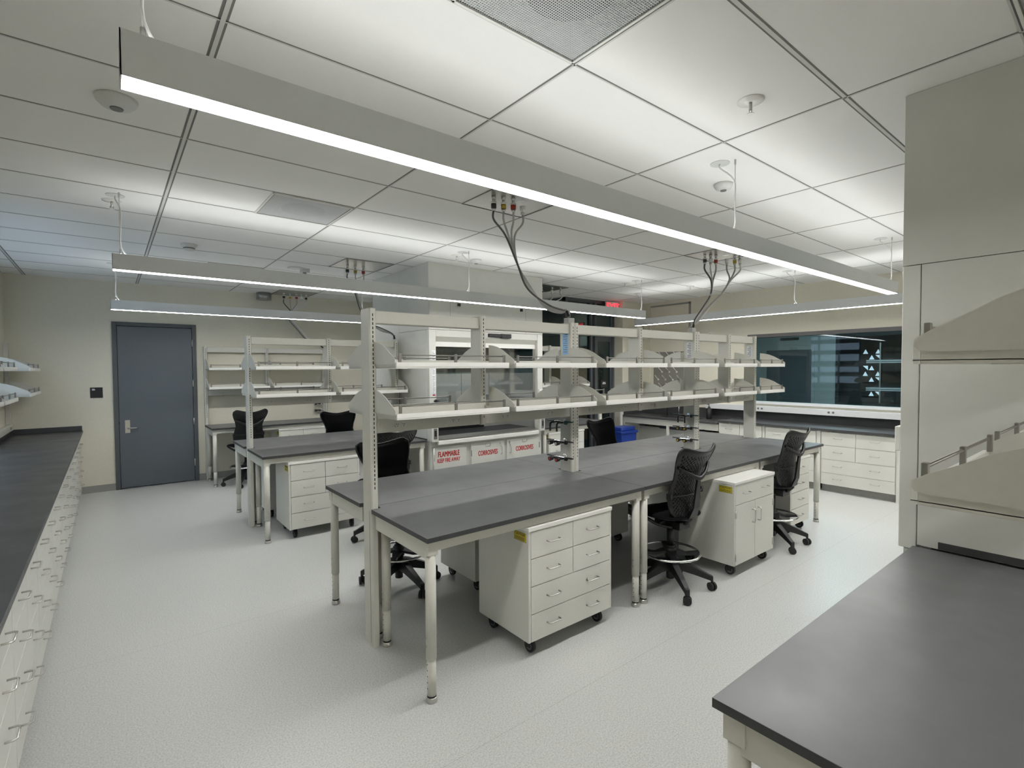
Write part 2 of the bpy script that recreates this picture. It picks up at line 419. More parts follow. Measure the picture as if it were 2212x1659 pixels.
fixture('x', 0.04, 6.24, -1.50, 'long white pendant light behind the viewpoint', (0.09, 3.1, 6.19), 'e')

# ------------------------------------------------------------------ ceiling devices
def disc_sensor(x, y, label, cat='sensor', name='ceiling_sensor', r=0.06):
    t = thing(name, label, cat, (x, y, ZC))
    MB().lathe([(r * 0.35, -0.045), (r * 0.75, -0.036), (r * 0.97, -0.016), (r, 0)], (x, y, ZC), 'sensor', 28).build('housing', t)
    MB().lathe([(r * 0.30, -0.050), (r * 0.33, -0.044)], (x, y, ZC), 'sensordark', 20).build('sensor_lens', t)
def sprinkler(x, y, label):
    t = thing('sprinkler', label, 'sprinkler', (x, y, ZC))
    MB().lathe([(0.022, -0.010), (0.040, -0.008), (0.044, -0.004), (0.062, -0.004), (0.062, 0)], (x, y, ZC), 'white', 28).build('escutcheon', t)
    MB().cyl((x, y, ZC - 0.05), (x, y, ZC - 0.008), 0.008, 'chrome', 10).cyl((x - 0.010, y, ZC - 0.062), (x - 0.010, y, ZC - 0.045), 0.003, 'chrome', 6)\
        .cyl((x + 0.010, y, ZC - 0.062), (x + 0.010, y, ZC - 0.045), 0.003, 'chrome', 6).lathe([(0.017, -0.066), (0.017, -0.063)], (x, y, ZC), 'white', 16).build('nozzle', t)
disc_sensor(0.06, 3.10, 'round white ceiling sensor left of the nearest pendant light', r=0.085)
disc_sensor(3.44, 1.91, 'round white ceiling sensor in front of the near service panels', r=0.065)
disc_sensor(3.46, 5.03, 'round white ceiling sensor before the tall fume hood', r=0.065)
sprinkler(2.48, 1.24, 'chrome sprinkler head nearest the viewer, beside the big air diffuser')
sprinkler(0.05, 4.95, 'sprinkler head beside the left end of the middle pendant light')
sprinkler(3.14, 4.95, 'sprinkler head above the tall fume hood front')
sprinkler(6.18, 5.00, 'sprinkler head near the right end of the middle pendant light')
sprinkler(7.3, 4.6, 'sprinkler head near the pegboard corner')
t = thing('smoke_detector', 'white domed smoke detector on the ceiling above the grey door aisle', 'smoke detector', (0.68, 6.19, ZC))
MB().lathe([(0.038, -0.062), (0.050, -0.055), (0.052, -0.032), (0.062, -0.028), (0.062, -0.012), (0.075, -0.010), (0.075, 0)], (0.68, 6.19, ZC), 'sensor').build('housing', t)
MB().lathe([(0.0515, -0.048), (0.0525, -0.046), (0.0525, -0.038), (0.0515, -0.036)], (0.68, 6.19, ZC), 'sensordark').build('vent_ring', t)
t = thing('ceiling_sensor', 'white dual ceiling sensor with bent arm behind the middle pendant light', 'sensor', (1.95, 6.80, ZC))
MB().lathe([(0.07, -0.015), (0.10, -0.010), (0.10, 0)], (1.90, 6.80, ZC), 'sensor').build('base_plate', t)
MB().box(1.96, 2.06, 6.76, 6.84, ZC - 0.05, ZC - 0.0, 'sensor').cyl((2.02, 6.78, ZC - 0.09), (2.00, 6.80, ZC - 0.045), 0.02, 'sensordark', 12).build('sensor_head', t)
t = thing('alarm_drum', 'round grey metal drum under the ceiling above the grey door wall', 'alarm', (2.07, 9.28, ZC))
MB().cyl((2.07, 9.28, 2.925), (2.07, 9.28, 3.04), 0.115, 'alarm', 36).build('drum', t)
MB().cyl((2.07, 9.28, 3.04), (2.07, 9.28, 3.048), 0.09, 'white', 30).build('mount_ring', t)

def diffuser(x0, y0, label):
    t = thing('air_diffuser', label, 'air diffuser', (x0 + 0.3, y0 + 0.3, ZC))
    s = 0.60
    box('backing', t, x0, x0 + s, y0, y0 + s, ZC - 0.002, ZC - 0.0005, 'hose')
    fr = MB()
    for a in ((x0, x0 + s, y0, y0 + 0.012), (x0, x0 + s, y0 + s - 0.012, y0 + s), (x0, x0 + 0.012, y0, y0 + s), (x0 + s - 0.012, x0 + s, y0, y0 + s)):
        fr.box(*a, ZC - 0.014, ZC - 0.001, 'white')
    fr.build('frame', t, 0.002)
    gp = MB()
    for a in ((x0 + 0.012, x0 + s - 0.012, y0 + 0.012, y0 + 0.017), (x0 + 0.012, x0 + s - 0.012, y0 + s - 0.017, y0 + s - 0.012), (x0 + 0.012, x0 + 0.017, y0 + 0.012, y0 + s - 0.012), (x0 + s - 0.017, x0 + s - 0.012, y0 + 0.012, y0 + s - 0.012)):
        gp.box(*a, ZC - 0.0105, ZC - 0.009, 'gap')
    gp.build('frame_gap', t)
    MB().lathe([(0.165, -0.0065), (0.165, -0.002)], (x0 + 0.30, y0 + 0.30, ZC), 'ink', 40).build('duct_neck', t)
    n = 60; pf = MB(); st = (s - 0.03) / n
    z = ZC - 0.0085
    for i in range(n + 1):
        a = x0 + 0.015 + i * st
        pf.box(a - st * 0.21, a + st * 0.21, y0 + 0.012, y0 + s - 0.012, z - 0.001, z, 'diff')
        b_ = y0 + 0.015 + i * st
        pf.box(x0 + 0.012, x0 + s - 0.012, b_ - st * 0.21, b_ + st * 0.21, z - 0.0012, z - 0.0002, 'diff')
    pf.build('perforated_face', t)
diffuser(0.968, 0.950, 'large perforated white air diffuser at the top, nearest the viewer')
diffuser(0.968, 4.000, 'perforated square air diffuser above the middle pendant light')
diffuser(0.968, 7.050, 'perforated square air diffuser just before the farthest pendant light')
diffuser(2.19, -0.27, 'perforated air diffuser above the near fume hood side')

# ------------------------------------------------------------------ service drops
def service_panel(x0, y0, label, cons, w_=0.60, d_=0.60):
    t = thing('service_panel', label, 'ceiling panel', (x0 + w_ / 2, y0 + d_ / 2, ZC))
    box('panel_plate', t, x0, x0 + w_, y0, y0 + d_, ZC - 0.004, ZC - 0.0005, 'steel')
    fr = MB()
    for a in ((x0, x0 + w_, y0, y0 + 0.008), (x0, x0 + w_, y0 + d_ - 0.008, y0 + d_), (x0, x0 + 0.008, y0, y0 + d_), (x0 + w_ - 0.008, x0 + w_, y0, y0 + d_)):
        fr.box(*a, ZC - 0.007, ZC - 0.004, 'gap')
    fr.build('panel_edge', t)
    for (x, y, col) in cons:
        if col == 'plug':
            fl = MB().box(x - 0.035, x + 0.035, y - 0.035, y + 0.035, ZC - 0.008, ZC - 0.004, 'shine'); fl.build('socket_plate', t)
            continue
        cn = MB().cyl((x, y, ZC - 0.004), (x, y, ZC - 0.03), 0.016, 'white', 14).cyl((x, y, ZC - 0.03), (x, y, ZC - 0.05), 0.012, 'chrome', 12)
        cn.build('pipe_stub', t)
    return t
CM = {'black': 'black', 'yellow': 'yelc', 'red': 'redc', 'white': 'white', 'plug': 'white', 'blackbig': 'black'}
HM = {'black': 'hosedark', 'yellow': 'hose', 'red': 'hose', 'white': 'hosewhite', 'plug': 'hose', 'blackbig': 'hosewhite'}
def hose(start, via, end, col, label, group, r=0.0075):
    t = thing('utility_hose', label, 'hose', start, group)
    x, y, z = start
    cm = CM[col]
    c_ = MB().cyl((x, y, z), (x, y, z - 0.045), 0.020, cm, 14).cyl((x, y, z - 0.045), (x, y, z - 0.065), 0.015, 'white' if col in ('plug',) else 'chrome', 12)
    c_.cyl((x, y, z + 0.0), (x, y, z - 0.012), 0.022, 'white', 14)
    c_.build('coupling', t)
    pts = smooth([(x, y, z - 0.06), (x, y, z - 0.13)] + via + [end], 7)
    MB().tube(pts, r, HM[col], 8).build('hose_line', t)
    e = Vector(end); q = (Vector(pts[-3]) - e).normalized()
    MB().tube([tuple(e + q * 0.05), tuple(e)], 0.012, 'black' if col in ('black', 'plug') else 'chrome', 10).build('end_fitting', t)
    return t
# near drop 1: from panel (2.2..2.8, 2.78..3.38) to the joint post at x=3.06
cs = [(2.29, 3.09, 'black'), (2.36, 3.06, 'yellow'), (2.43, 3.03, 'red'), (2.53, 3.04, 'plug')]
service_panel(2.195, 2.785, 'white ceiling service panel with four couplings, nearest the viewer', cs)
names = {'black': 'dark grey', 'yellow': 'grey', 'red': 'pale grey', 'plug': 'grey power', 'white': 'white', 'blackbig': 'white'}
for i, (x, y, col) in enumerate(cs):
    o_ = (i - 1.5) * 0.012
    via = [(2.42 + 0.03 * (i - 1.5), 3.06, 2.76), (2.49 + o_, 3.06 + o_, 2.56), (2.62 + o_, 3.07, 2.385 + 0.3 * o_), (2.81, 3.07 + o_, 2.255 - o_ * .6), (2.97, 3.07 + o_, 2.225 - o_ * .6), (3.035 + o_, 3.07 + o_ * .4, 2.235)]
    hose((x, y, ZC - 0.05), via, (3.06 + o_ * 1.2, 3.07 + o_, 2.185), col,
         names[col] + ' hose with %s coupling in the nearest curved ceiling drop' % {'plug': 'white plug'}.get(col, col), 'hoses of the nearest ceiling drop')
# near drop 2
cs2 = [(5.37, 3.20, 'black'), (5.44, 3.17, 'white'), (5.50, 3.14, 'red'), (5.60, 3.06, 'plug'), (5.70, 3.02, 'yellow'), (5.76, 2.99, 'white')]
service_panel(5.225, 2.785, 'white ceiling service panel with six couplings over the right of the near row', cs2)
for i, (x, y, col) in enumerate(cs2):
    o_ = (i - 2.5) * 0.010
    if i < 3: via = [(5.40 + 0.02 * i, 3.14, 2.74), (5.36, 3.12, 2.58), (5.20 + o_, 3.10, 2.42), (5.02 + o_, 3.09, 2.27)]
    else: via = [(5.62 + 0.02 * (i - 3), 3.04, 2.76), (5.50, 3.06, 2.60), (5.25 + o_, 3.08, 2.43), (5.04 + o_, 3.08, 2.27)]
    hose((x, y, ZC - 0.05), via, (4.912 + o_ * .9, 3.075 + o_ * 1.3, 2.185), col,
         '%s hose, %s from the left of the twisted drop over the right benches' % (names[col], ORD[i]), 'hoses of the right ceiling drop', 0.0095)
# row two drop
cs3 = [(2.34, 6.20, 'black'), (2.44, 6.20, 'yellow'), (2.54, 6.19, 'red')]
service_panel(2.195, 5.84, 'ceiling service panel left of the tall fume hood with three couplings', cs3)
for i, (x, y, col) in enumerate(cs3):
    o_ = (i - 1) * 0.015
    hose((x, y, ZC - 0.05), [(2.45 + o_, 6.22, 2.72), (2.52 + o_, 6.24, 2.52), (2.62 + o_, 6.25, 2.36), (2.80, 6.26 + o_, 2.27 - o_), (2.95, 6.26 + o_, 2.22)], (2.983 + o_ * .6, 6.265 + o_ * 2, 2.150), col,
         '%s hose, %s of the three by the tall fume hood' % (names[col], ORD[i]), 'hoses of the ceiling drop by the fume hood', 0.007)
# row three drop
cs4 = [(2.33, 9.06, 'black'), (2.43, 9.06, 'yellow'), (2.53, 9.05, 'red'), (2.61, 9.04, 'white'), (2.68, 9.03, 'blackbig')]
service_panel(2.195, 8.76, 'ceiling service panel near the back wall with five couplings', cs4, 0.60, 0.58)
for i, (x, y, col) in enumerate(cs4):
    o_ = (i - 2) * 0.014
    hose((x, y, ZC - 0.05), [(2.45 + 0.5 * o_, 9.08, 2.74), (2.44 + o_, 9.12, 2.62), (2.60 + o_, 9.20, 2.45), (2.78 + o_, 9.28, 2.28), (2.98 + o_, 9.33, 2.22)], (3.09 + o_, 9.365 + o_ * .4, 2.150), col,
         '%s hose, %s of the five by the back wall' % (names[col], ORD[i]), 'hoses of the back wall ceiling drop', 0.008)
# drop beyond the hood
cs5 = [(5.42, 6.05, 'black'), (5.58, 5.98, 'white'), (5.72, 5.93, 'white')]
service_panel(5.26, 5.84, 'copper coloured ceiling service panel beyond the tall fume hood', cs5, 0.56, 0.57)
for i, (x, y, col) in enumerate(cs5):
    hose((x, y, ZC - 0.05), [(5.45, 6.10, 2.7), (5.2, 6.2, 2.4)], (5.00 + 0.006 * i, 6.22 + 0.04 * i, 2.150), col,
         '%s hose, %s of the three beyond the tall fume hood' % (names[col], ORD[i]), 'hoses of the ceiling drop beyond the fume hood', 0.007)

# ------------------------------------------------------------------ tables
ZT = 0.885
def table(x0, x1, y0, y1, label, group, nl=0.0, nr=0.0, inner='y1', m='top', skip_inner=False, ov=0.0):
    """inner: which y edge touches the spine; nl / nr notch widths at the left / right end on the inner edge"""
    cx, cy = (x0 + x1) / 2, (y0 + y1) / 2
    t = thing('workbench', label, 'bench', (cx, cy, 0), group)
    nd = 0.065
    if inner == 'y1':
        poly = [(x0, y0), (x1, y0), (x1, y1 - (nd if nr else 0))]
        if nr: poly += [(x1 - nr, y1 - nd), (x1 - nr, y1)]
        if nl: poly += [(x0 + nl, y1), (x0 + nl, y1 - nd), (x0, y1 - nd)]
        else: poly += [(x0, y1)]
        if not nr: poly[2] = (x1, y1)
        ys = [y0 + 0.052, y1 - 0.062]
    else:
        nd = 0.115
        poly = [(x0, y1), (x1, y1), (x1, y0 + (nd if nr else 0))]
        if nr: poly += [(x1 - nr, y0 + nd), (x1 - nr, y0)]
        if nl: poly += [(x0 + nl, y0), (x0 + nl, y0 + nd), (x0, y0 + nd)]
        else: poly += [(x0, y0)]
        ys = [y1 - 0.052, y0 + 0.062]
    mb = MB().prism(poly, 'z', ZT - 0.026, ZT, 'edge')
    mb.mi[1] = mb._m(m)
    mb.build('tabletop', t, 0.0015)
    ya, yb = min(ys), max(ys)
    fr = MB(); zt = ZT - 0.0265
    ff = 0.055
    fr.box(*((x0 + 0.03, x1 - 0.03) if inner == 'y1' else (x0 + max(0.03, nl + 0.006), x1 - max(0.03, nr + 0.006))), ya - 0.028 if inner == 'y1' else ya - 0.02, ya - 0.003 if inner == 'y1' else ya + 0.005, zt - ff, zt, 'paint')
    ia, ib = ((x0 + max(0.03, nl + 0.006), x1 - max(0.03, nr + 0.006)), (x0 + 0.03, x1 - 0.03))[::1 if inner == 'y1' else -1]
    fr.box(ia[0], ia[1], yb - 0.005 if inner == 'y1' else yb + 0.003, yb + 0.02 if inner == 'y1' else yb + 0.028, zt - ff, zt, 'paint')
    for a, b_ in ((x0 + 0.022, x0 + 0.047), (x1 - 0.047, x1 - 0.022)):
        fr.box(a, b_, y0 + 0.04 if inner == 'y1' else y0 + 0.13, y1 - 0.08 if inner == 'y1' else y1 - 0.04, zt - 0.10, zt, 'paint')
    fr.build('apron', t, 0.002)
    for side in (0, 1):
        for ly in ys:
            isin = (ly == ys[1])
            lx = x0 + max(0.045, (nl + 0.030) if isin and nl else 0) if side == 0 else x1 - max(0.045, (nr + 0.032) if isin and nr else 0)
            l = MB()
            l.box(lx - 0.029, lx + 0.029, ly - 0.029, ly + 0.029, zt - 0.075, zt - 0.0005, 'paint')
            l.cyl((lx, ly, 0.23), (lx, ly, zt - 0.06), 0.0285, 'paint', 24)
            l.cyl((lx, ly, 0.035), (lx, ly, 0.232), 0.0245, 'paint', 24)
            l.cyl((lx, ly, 0.027), (lx, ly, 0.036), 0.0250, 'rubber', 24)
            l.lathe([(0.030, 0.0), (0.031, 0.006), (0.029, 0.020), (0.024, 0.028)], (lx, ly, 0), 'chrome', 24)
            sy = -1 if ly == ys[0] else 1
            hx = -1 if lx < cx else 1
            for k in range(5):
                z = 0.075 + k * 0.032
                l.cyl((lx - 0.0235 * 1, ly, z), (lx - 0.0252, ly, z), 0.0032, 'dark', 8)
            for z in (0.30, 0.345):
                l.cyl((lx - 0.0275, ly, z), (lx - 0.0305, ly, z), 0.006, 'chrome', 8)
            l.build('leg', t)
    return t
# near row
NX = [1.25, 3.045, 4.83, 6.28]
nm = ['left', 'middle', 'right']
for i in range(3):
    nl = 0.065 if i == 0 else 0.07; nr = 0.07 if i == 2 else 0.03
    if i == 1: nl, nr = 0.07, 0.0
    if i == 2: nl, nr = 0.135, 0.12
    table(NX[i] + 0.0015, NX[i + 1] - 0.0015, 2.275, 3.046, 'grey-topped workbench, front side of the near row, %s one' % nm[i], 'workbenches of the near row', nl, nr)
    table(NX[i] + 0.0015, NX[i + 1] - 0.0015, 3.050, 3.822, 'grey-topped workbench, rear side of the near row, %s one' % nm[i], 'workbenches of the near row', nl, nr, 'y0')
# row two
table(1.18, 3.02, 5.475, 6.246, 'grey-topped workbench left of the tall fume hood, front side', 'workbenches of the second row', 0.075, 0.07)
table(1.18, 3.02, 6.250, 7.022, 'grey-topped workbench left of the tall fume hood, rear side', 'workbenches of the second row', 0.075, 0.07, 'y0')
table(4.95, 6.45, 5.475, 6.246, 'grey-topped workbench right of the tall fume hood, front side', 'workbenches of the second row', 0.075, 0.13)
table(4.95, 6.45, 6.250, 6.60, 'narrow rear workbench between the tall fume hood and the glazed lobby', 'workbenches of the second row', 0.075, 0.13, 'y0')
# row three at the wall
table(1.18, 3.12, 8.66, 9.33, 'grey-topped workbench against the back wall right of the grey door', 'workbenches at the back wall', 0.0, 0.0)
# near right bench
table(1.22, 3.022, -0.075, 0.700, 'large grey workbench in the near right corner beside the hood panel', 'workbenches of the foreground row', 0.09, 0.06, 'y0')
table(1.22, 3.022, -0.85, -0.079, 'grey workbench behind the foreground corner bench', 'workbenches of the foreground row', 0.09, 0.06)

# ------------------------------------------------------------------ shelving frames
def post_mesh(x0, yc, z0, z1, slots=True, w_=0.045, d_=0.14, both=False):
    p = MB(); y0, y1 = yc - d_ / 2, yc + d_ / 2; r = 0.008
    poly = [(x0 + r, y0), (x0 + w_ - r, y0), (x0 + w_, y0 + r), (x0 + w_, y1 - r), (x0 + w_ - r, y1), (x0 + r, y1), (x0, y1 - r), (x0, y0 + r)]
    p.prism(poly, 'z', z0, z1, 'paint')
    if slots:
        z = 1.0 if z0 < 0.9 else z0 + 0.05
        xm = x0 + w_ / 2
        while z < z1 - 0.03:
            p.box(xm - 0.003, xm + 0.003, y0 - 0.0006, y0, z, z + 0.017, 'dark')
            p.box(xm - 0.003, xm + 0.003, y1, y1 + 0.0006, z, z + 0.017, 'dark')
            z += 0.027
        if z0 < 0.5:   # lengthwise groove on the broad side
            p.box(x0 - 0.0006, x0, y0 + 0.035, y0 + 0.038, 0.02, 0.86, 'ink')
    return p
def outlet(x, y, z, parent, s=-1, m='label'):
    for dx in (-0.022, 0.022):
        o_ = MB()
        a, b_ = (y, y + s * 0.0025)
        o_.tube([(x + dx, a, z), (x + dx, b_, z)], 0.0175, 'gridm', 14)
        for (ax, az) in ((-0.006, 0.004), (0.006, 0.004), (0, -0.008)):
            o_.box(x + dx + ax - 0.0018, x + dx + ax + 0.0018, b_, b_ + s * 0.0006, z + az - 0.004, z + az + 0.004, 'dark')
        o_.build('outlet', parent)
def valve(x, y, z, parent, hook=False, col='chrome', f=1.0):
    """lab gas turret on the -X face of a post"""
    v = MB(); k_ = 1.45
    v.cyl((x, y, z), (x - 0.012, y, z), 0.026, 'shine', 18)
    v.cyl((x - 0.012, y, z), (x - 0.075, y, z), 0.014, 'shine', 14)
    v.box(x - 0.080, x - 0.052, y - f * 0.060, y + f * 0.060, z - 0.013, z + 0.013, 'shine')
    vv = v.build('gas_valve', parent, 0.003)
    for s in (-1, 1):
        kc = 'black' if not hook else 'teal'
        k = MB().cyl((x - 0.066, y + s * f * 0.060, z), (x - 0.066, y + s * f * 0.080, z), 0.017, kc, 14)
        k.box(x - 0.078, x - 0.054, y + s * f * 0.066, y + s * f * 0.150, z + 0.004, z + 0.014, kc)
        k.build('valve_knob', vv, 0.002)
        n = MB(); yy = y + s * f * 0.040
        if hook: n.tube(smooth([(x - 0.07, yy, z), (x - 0.125, yy, z), (x - 0.14, yy, z - 0.02), (x - 0.14, yy, z - 0.07)], 4), 0.008, 'black', 8)
        else:
            n.tube([(x - 0.075, yy, z), (x - 0.115, yy, z + 0.003), (x - 0.120, yy, z), (x - 0.150, yy, z - 0.003)], [0.010, 0.011, 0.019, 0.019], 'black', 12)
            n.cyl((x - 0.150, yy, z - 0.003), (x - 0.154, yy, z - 0.003), 0.011, col, 12)
        n.build('valve_nozzle', vv)
def post_label(x, y, z, parent, m):
    l = MB().box(x - 0.001, x, y - 0.032, y + 0.032, z - 0.09, z + 0.09, m)
    for k in range(9):
        zz = z + 0.075 - k * 0.018
        l.box(x - 0.0014, x - 0.001, y - 0.024, y + (0.022 if k % 3 else 0.005), zz, zz + 0.005, 'ink' if m == 'label' else 'sensordark')
    return l.build('post_label', parent)
def frame_row(yc, xs_full, xs_mid, label, zb=0.0, wallside=False, group=None, inner=None, outlets=(), d_=0.14):
    x0, x1 = min(xs_full), max(xs_full)
    t = thing('shelving_frame', label, 'shelving', ((x0 + x1) / 2, yc, 0), group)
    for x in xs_full:
        pm = post_mesh(x, yc, 0.0, 2.13, d_=d_)
        pm.build('upright_post', t, 0.0, None)
    for x in xs_mid: post_mesh(x, yc, 1.345, 2.13, d_=d_).build('short_post', t)
    allx = sorted(list(xs_full) + list(xs_mid))
    for a, b_ in zip(allx[:-1], allx[1:]):
        if b_ - a < 0.1: continue
        box('crossbar', t, a + 0.0455, b_ - 0.0005, yc - 0.045, yc + 0.045, 2.040, 2.118, 'paint', 0.004)
        rw = box('power_raceway', t, a + 0.0455, b_ - 0.0005, yc - 0.055, yc + 0.055, 1.348, 1.438, 'paint', 0.003)
        n = 2 if b_ - a > 0.6 else 1
        for k in range(n):
            outlet(a + (b_ - a) * (k + 0.5) / n + 0.0, yc - 0.055, 1.392, rw)
    return t
YM = 3.075
fr1 = frame_row(YM, [1.266, 3.020, 3.067, 4.865, 4.912, 6.170], [2.105, 3.93, 5.56], 'long cream shelving frame of posts and crossbars along the near bench row')
for (z, hk, cl) in ((1.30, True, 'chrome'), (1.135, False, 'chrome'), (1.00, False, 'redc')): valve(3.020, YM + 0.0, z, fr1, hk, cl)
for (z, hk, cl) in ((1.24, True, 'chrome'), (1.11, False, 'yelc'), (0.985, False, 'yelc')): valve(4.865, YM, z, fr1, hk, cl)
for (a, b_) in ((3.030, 3.102), (4.875, 4.947)): box('connection_box', fr1, a, b_, YM - 0.028, YM + 0.028, 2.1305, 2.175, 'hose', 0.003)
post_label(3.020, YM, 1.955, fr1, 'bluelabel'); post_label(4.865, YM, 1.93, fr1, 'label'); post_label(6.170, YM, 1.92, fr1, 'label')
Y2 = 6.265
fr2 = frame_row(Y2, [1.200, 2.960], [2.075], 'cream shelving frame over the benches left of the tall fume hood')
fr2b = frame_row(Y2, [4.97, 6.33], [5.72], 'cream shelving frame right of the tall fume hood')
Y3 = 9.375
fr3 = frame_row(Y3, [1.190, 3.045, 3.092], [2.090], 'cream shelving frame against the back wall by the grey door', d_=0.085)
for (z, hk, cl) in ((1.30, False, 'chrome'), (1.14, False, 'chrome'), (1.02, False, 'chrome')): valve(3.045, Y3 - 0.01, z, fr3, False, cl, 0.36)
YFg = -0.054
fr4 = frame_row(YFg, [1.235, 2.975], [2.10], 'cream shelving frame over the foreground right benches')
# left wall standards
t = thing('shelving_frame', 'cream shelf standards on the left wall above the long counter', 'shelving', (XL + 0.04, 7.2, 1.1))
for y in (5.35, 6.20, 7.02, 8.10, 9.24):
    MB().box(XL + 0.001, XL + 0.05, y - 0.02, y + 0.02, 1.06, 2.13, 'paint').build('wall_standard', t, 0.003)

# ------------------------------------------------------------------ shelves
protos = {}
def shelf_proto(L, brs):
    key = (round(L, 3), tuple(round(q, 3) for q in brs))
    if key in protos: return copy_tree(protos[key])
    D = 0.30
    t = thing('shelf', 'x', 'shelf', (0, 0, 0))
    tr = MB()
    tr.box(0, L, -D, -0.004, 0.006, 0.010, 'paint')
    tr.box(0, L, -D, -D + 0.014, 0.0, 0.036, 'white')
    tr.box(0.0, L, -0.010, -0.004, 0.010, 0.055, 'paint')
    tr.box(0, 0.003, -D + 0.014, -0.01, 0.0, 0.03, 'paint').box(L - 0.003, L, -D + 0.014, -0.01, 0.0, 0.03, 'paint')
    tr.build('tray', t, 0.001)
    prof = [(0.0, 0.026), (-0.268, 0.026), (-0.290, 0.030), (-0.297, 0.038), (-0.297, 0.052), (-0.266, 0.072), (-0.22, 0.095), (-0.17, 0.124),
            (-0.11, 0.148), (-0.05, 0.162), (0.0, 0.168)]
    for x in brs:
        MB().prism([(a, b_) for a, b_ in prof], 'x', x - 0.002, x + 0.002, 'paint').build('bracket', t)
    ry = -D + 0.019
    MB().tube([(0.03, ry, 0.078), (L - 0.03, ry, 0.078)], 0.004, 'railm', 8).build('guard_rail', t)
    for x in (0.03, L / 2, L - 0.03):
        MB().box(x - 0.009, x + 0.009, ry - 0.006, ry + 0.006, 0.036, 0.088, 'railm').build('rail_post', t, 0.002)
    protos[key] = t
    return t
def shelf(x0, x1, yface, side, z, label, group, gl_=0.007, gr_=0.007):
    """gl_ / gr_: how far outside its left / right end a bracket stands (None: the neighbour carries it)"""
    L = x1 - x0
    brs = [q for q in ((-gl_ if gl_ is not None else None), (L + gr_ if gr_ is not None else None)) if q is not None]
    if side == 'rear': brs = sorted(L - q for q in brs)
    o_ = shelf_proto(L, brs)
    if side == 'front': place(o_, (x0, yface, z), 0, label, group)
    elif side == 'rear': place(o_, (x1, yface, z), PI, label, group)
    elif side == 'right': place(o_, (yface, x0, z), PI / 2, label, group)   # along Y, facing +X
    return o_
lv = ((1.455, 'lower'), (1.755, 'upper'))
bays = [(1.300, 2.125, .007, None), (2.185, 2.998, .012, .007), (3.112, 3.935, .007, None), (3.995, 4.808, .012, .007), (4.928, 5.605, .007, None), (5.690, 6.288, .012, .007)]
yf, yr = YM - 0.0715, YM + 0.0715
for z, ln in lv:
    for i, (a, b_, l_, r_) in enumerate(bays):
        shelf(a, b_, yf, 'front', z, '%s shelf on the front of the near row, %s bay from the left' % (ln, ORD[i]), 'front shelves of the near row', l_, r_)
        shelf(a, b_, yr, 'rear', z, '%s shelf on the back of the near row, %s bay from the left' % (ln, ORD[i]), 'rear shelves of the near row', l_, r_)
    for i, (a, b_, l_, r_) in enumerate([(1.225, 2.068, .007, None), (2.128, 2.985, .012, .007)]):
        shelf(a, b_, Y2 - 0.0715, 'front', z, '%s %s shelf on the front, left of the tall fume hood' % (ln, ('left', 'right')[i]), 'shelves left of the fume hood', l_, r_)
        shelf(a, b_, Y2 + 0.0715, 'rear', z, '%s %s shelf on the back, left of the tall fume hood' % (ln, ('left', 'right')[i]), 'shelves left of the fume hood', l_, r_)
    for i, (a, b_, l_, r_) in enumerate([(4.995, 5.715, .007, None), (5.775, 6.365, .012, .007)]):
        shelf(a, b_, Y2 - 0.0715, 'front', z, '%s %s shelf right of the tall fume hood' % (ln, ('left', 'right')[i]), 'shelves right of the fume hood', l_, r_)
    for i, (a, b_, l_, r_) in enumerate([(1.215, 2.085, .007, None), (2.145, 3.025, .012, .007)]):
        shelf(a, b_, Y3 - 0.044, 'front', z, '%s %s shelf on the back wall frame by the grey door' % (ln, ('left', 'right')[i]), 'back wall shelves', l_, r_)
    for i, (a, b_, l_, r_) in enumerate([(1.345, 2.110, .007, None), (2.170, 2.980, .012, .007)]):
        shelf(a, b_, YFg + 0.0715, 'rear', z, '%s %s shelf over the foreground right bench' % (ln, ('near', 'far')[i]), 'shelves over the foreground bench', l_, r_)
    for i, (a, b_) in enumerate([(5.36, 6.17), (6.22, 7.03), (8.11, 9.22)]):
        shelf(a, b_, XL + 0.051, 'right', z, '%s shelf on the left wall, %s' % (ln, ('nearest of three', 'middle of three', 'farthest, in the room corner')[i]), 'left wall shelves')

# ------------------------------------------------------------------ handles and cabinets
def pull_x(cx, y, z, parent, L=0.10, s=-1, m='chrome'):
    """horizontal wire pull on a face looking along s*Y"""
    r = 0.004; d = 0.030 * s
    pts = [(cx - L / 2, y, z), (cx - L / 2, y + d * 0.75, z), (cx - L / 2 + 0.008, y + d, z), (cx + L / 2 - 0.008, y + d, z), (cx + L / 2, y + d * 0.75, z), (cx + L / 2, y, z)]
    return MB().tube(pts, r, m, 8).build('handle', parent)
def pull_y(x, cy, z, parent, L=0.10, s=1, m='chrome'):
    r = 0.0042; d = 0.034 * s
    pts = [(x, cy - L / 2, z), (x + d * 0.75, cy - L / 2, z), (x + d, cy - L / 2 + 0.008, z), (x + d, cy + L / 2 - 0.008, z), (x + d * 0.75, cy + L / 2, z), (x, cy + L / 2, z)]
    return MB().tube(pts, r, m, 8).build('handle', parent)
def caster(x, y, parent, zt=0.10, r=0.042):
    c_ = MB().cyl((x - 0.012, y, r), (x + 0.012, y, r), r, 'rubber', 22).cyl((x - 0.0135, y, r), (x + 0.0135, y, r), r * 0.62, 'sensordark', 18)
    c_.box(x - 0.020, x - 0.015, y - 0.02, y + 0.02, r - 0.01, zt, 'black').box(x + 0.015, x + 0.020, y - 0.02, y + 0.02, r - 0.01, zt, 'black')
    c_.box(x - 0.03, x + 0.03, y - 0.03, y + 0.03, zt - 0.006, zt, 'chrome')
    return c_.build('caster', parent)
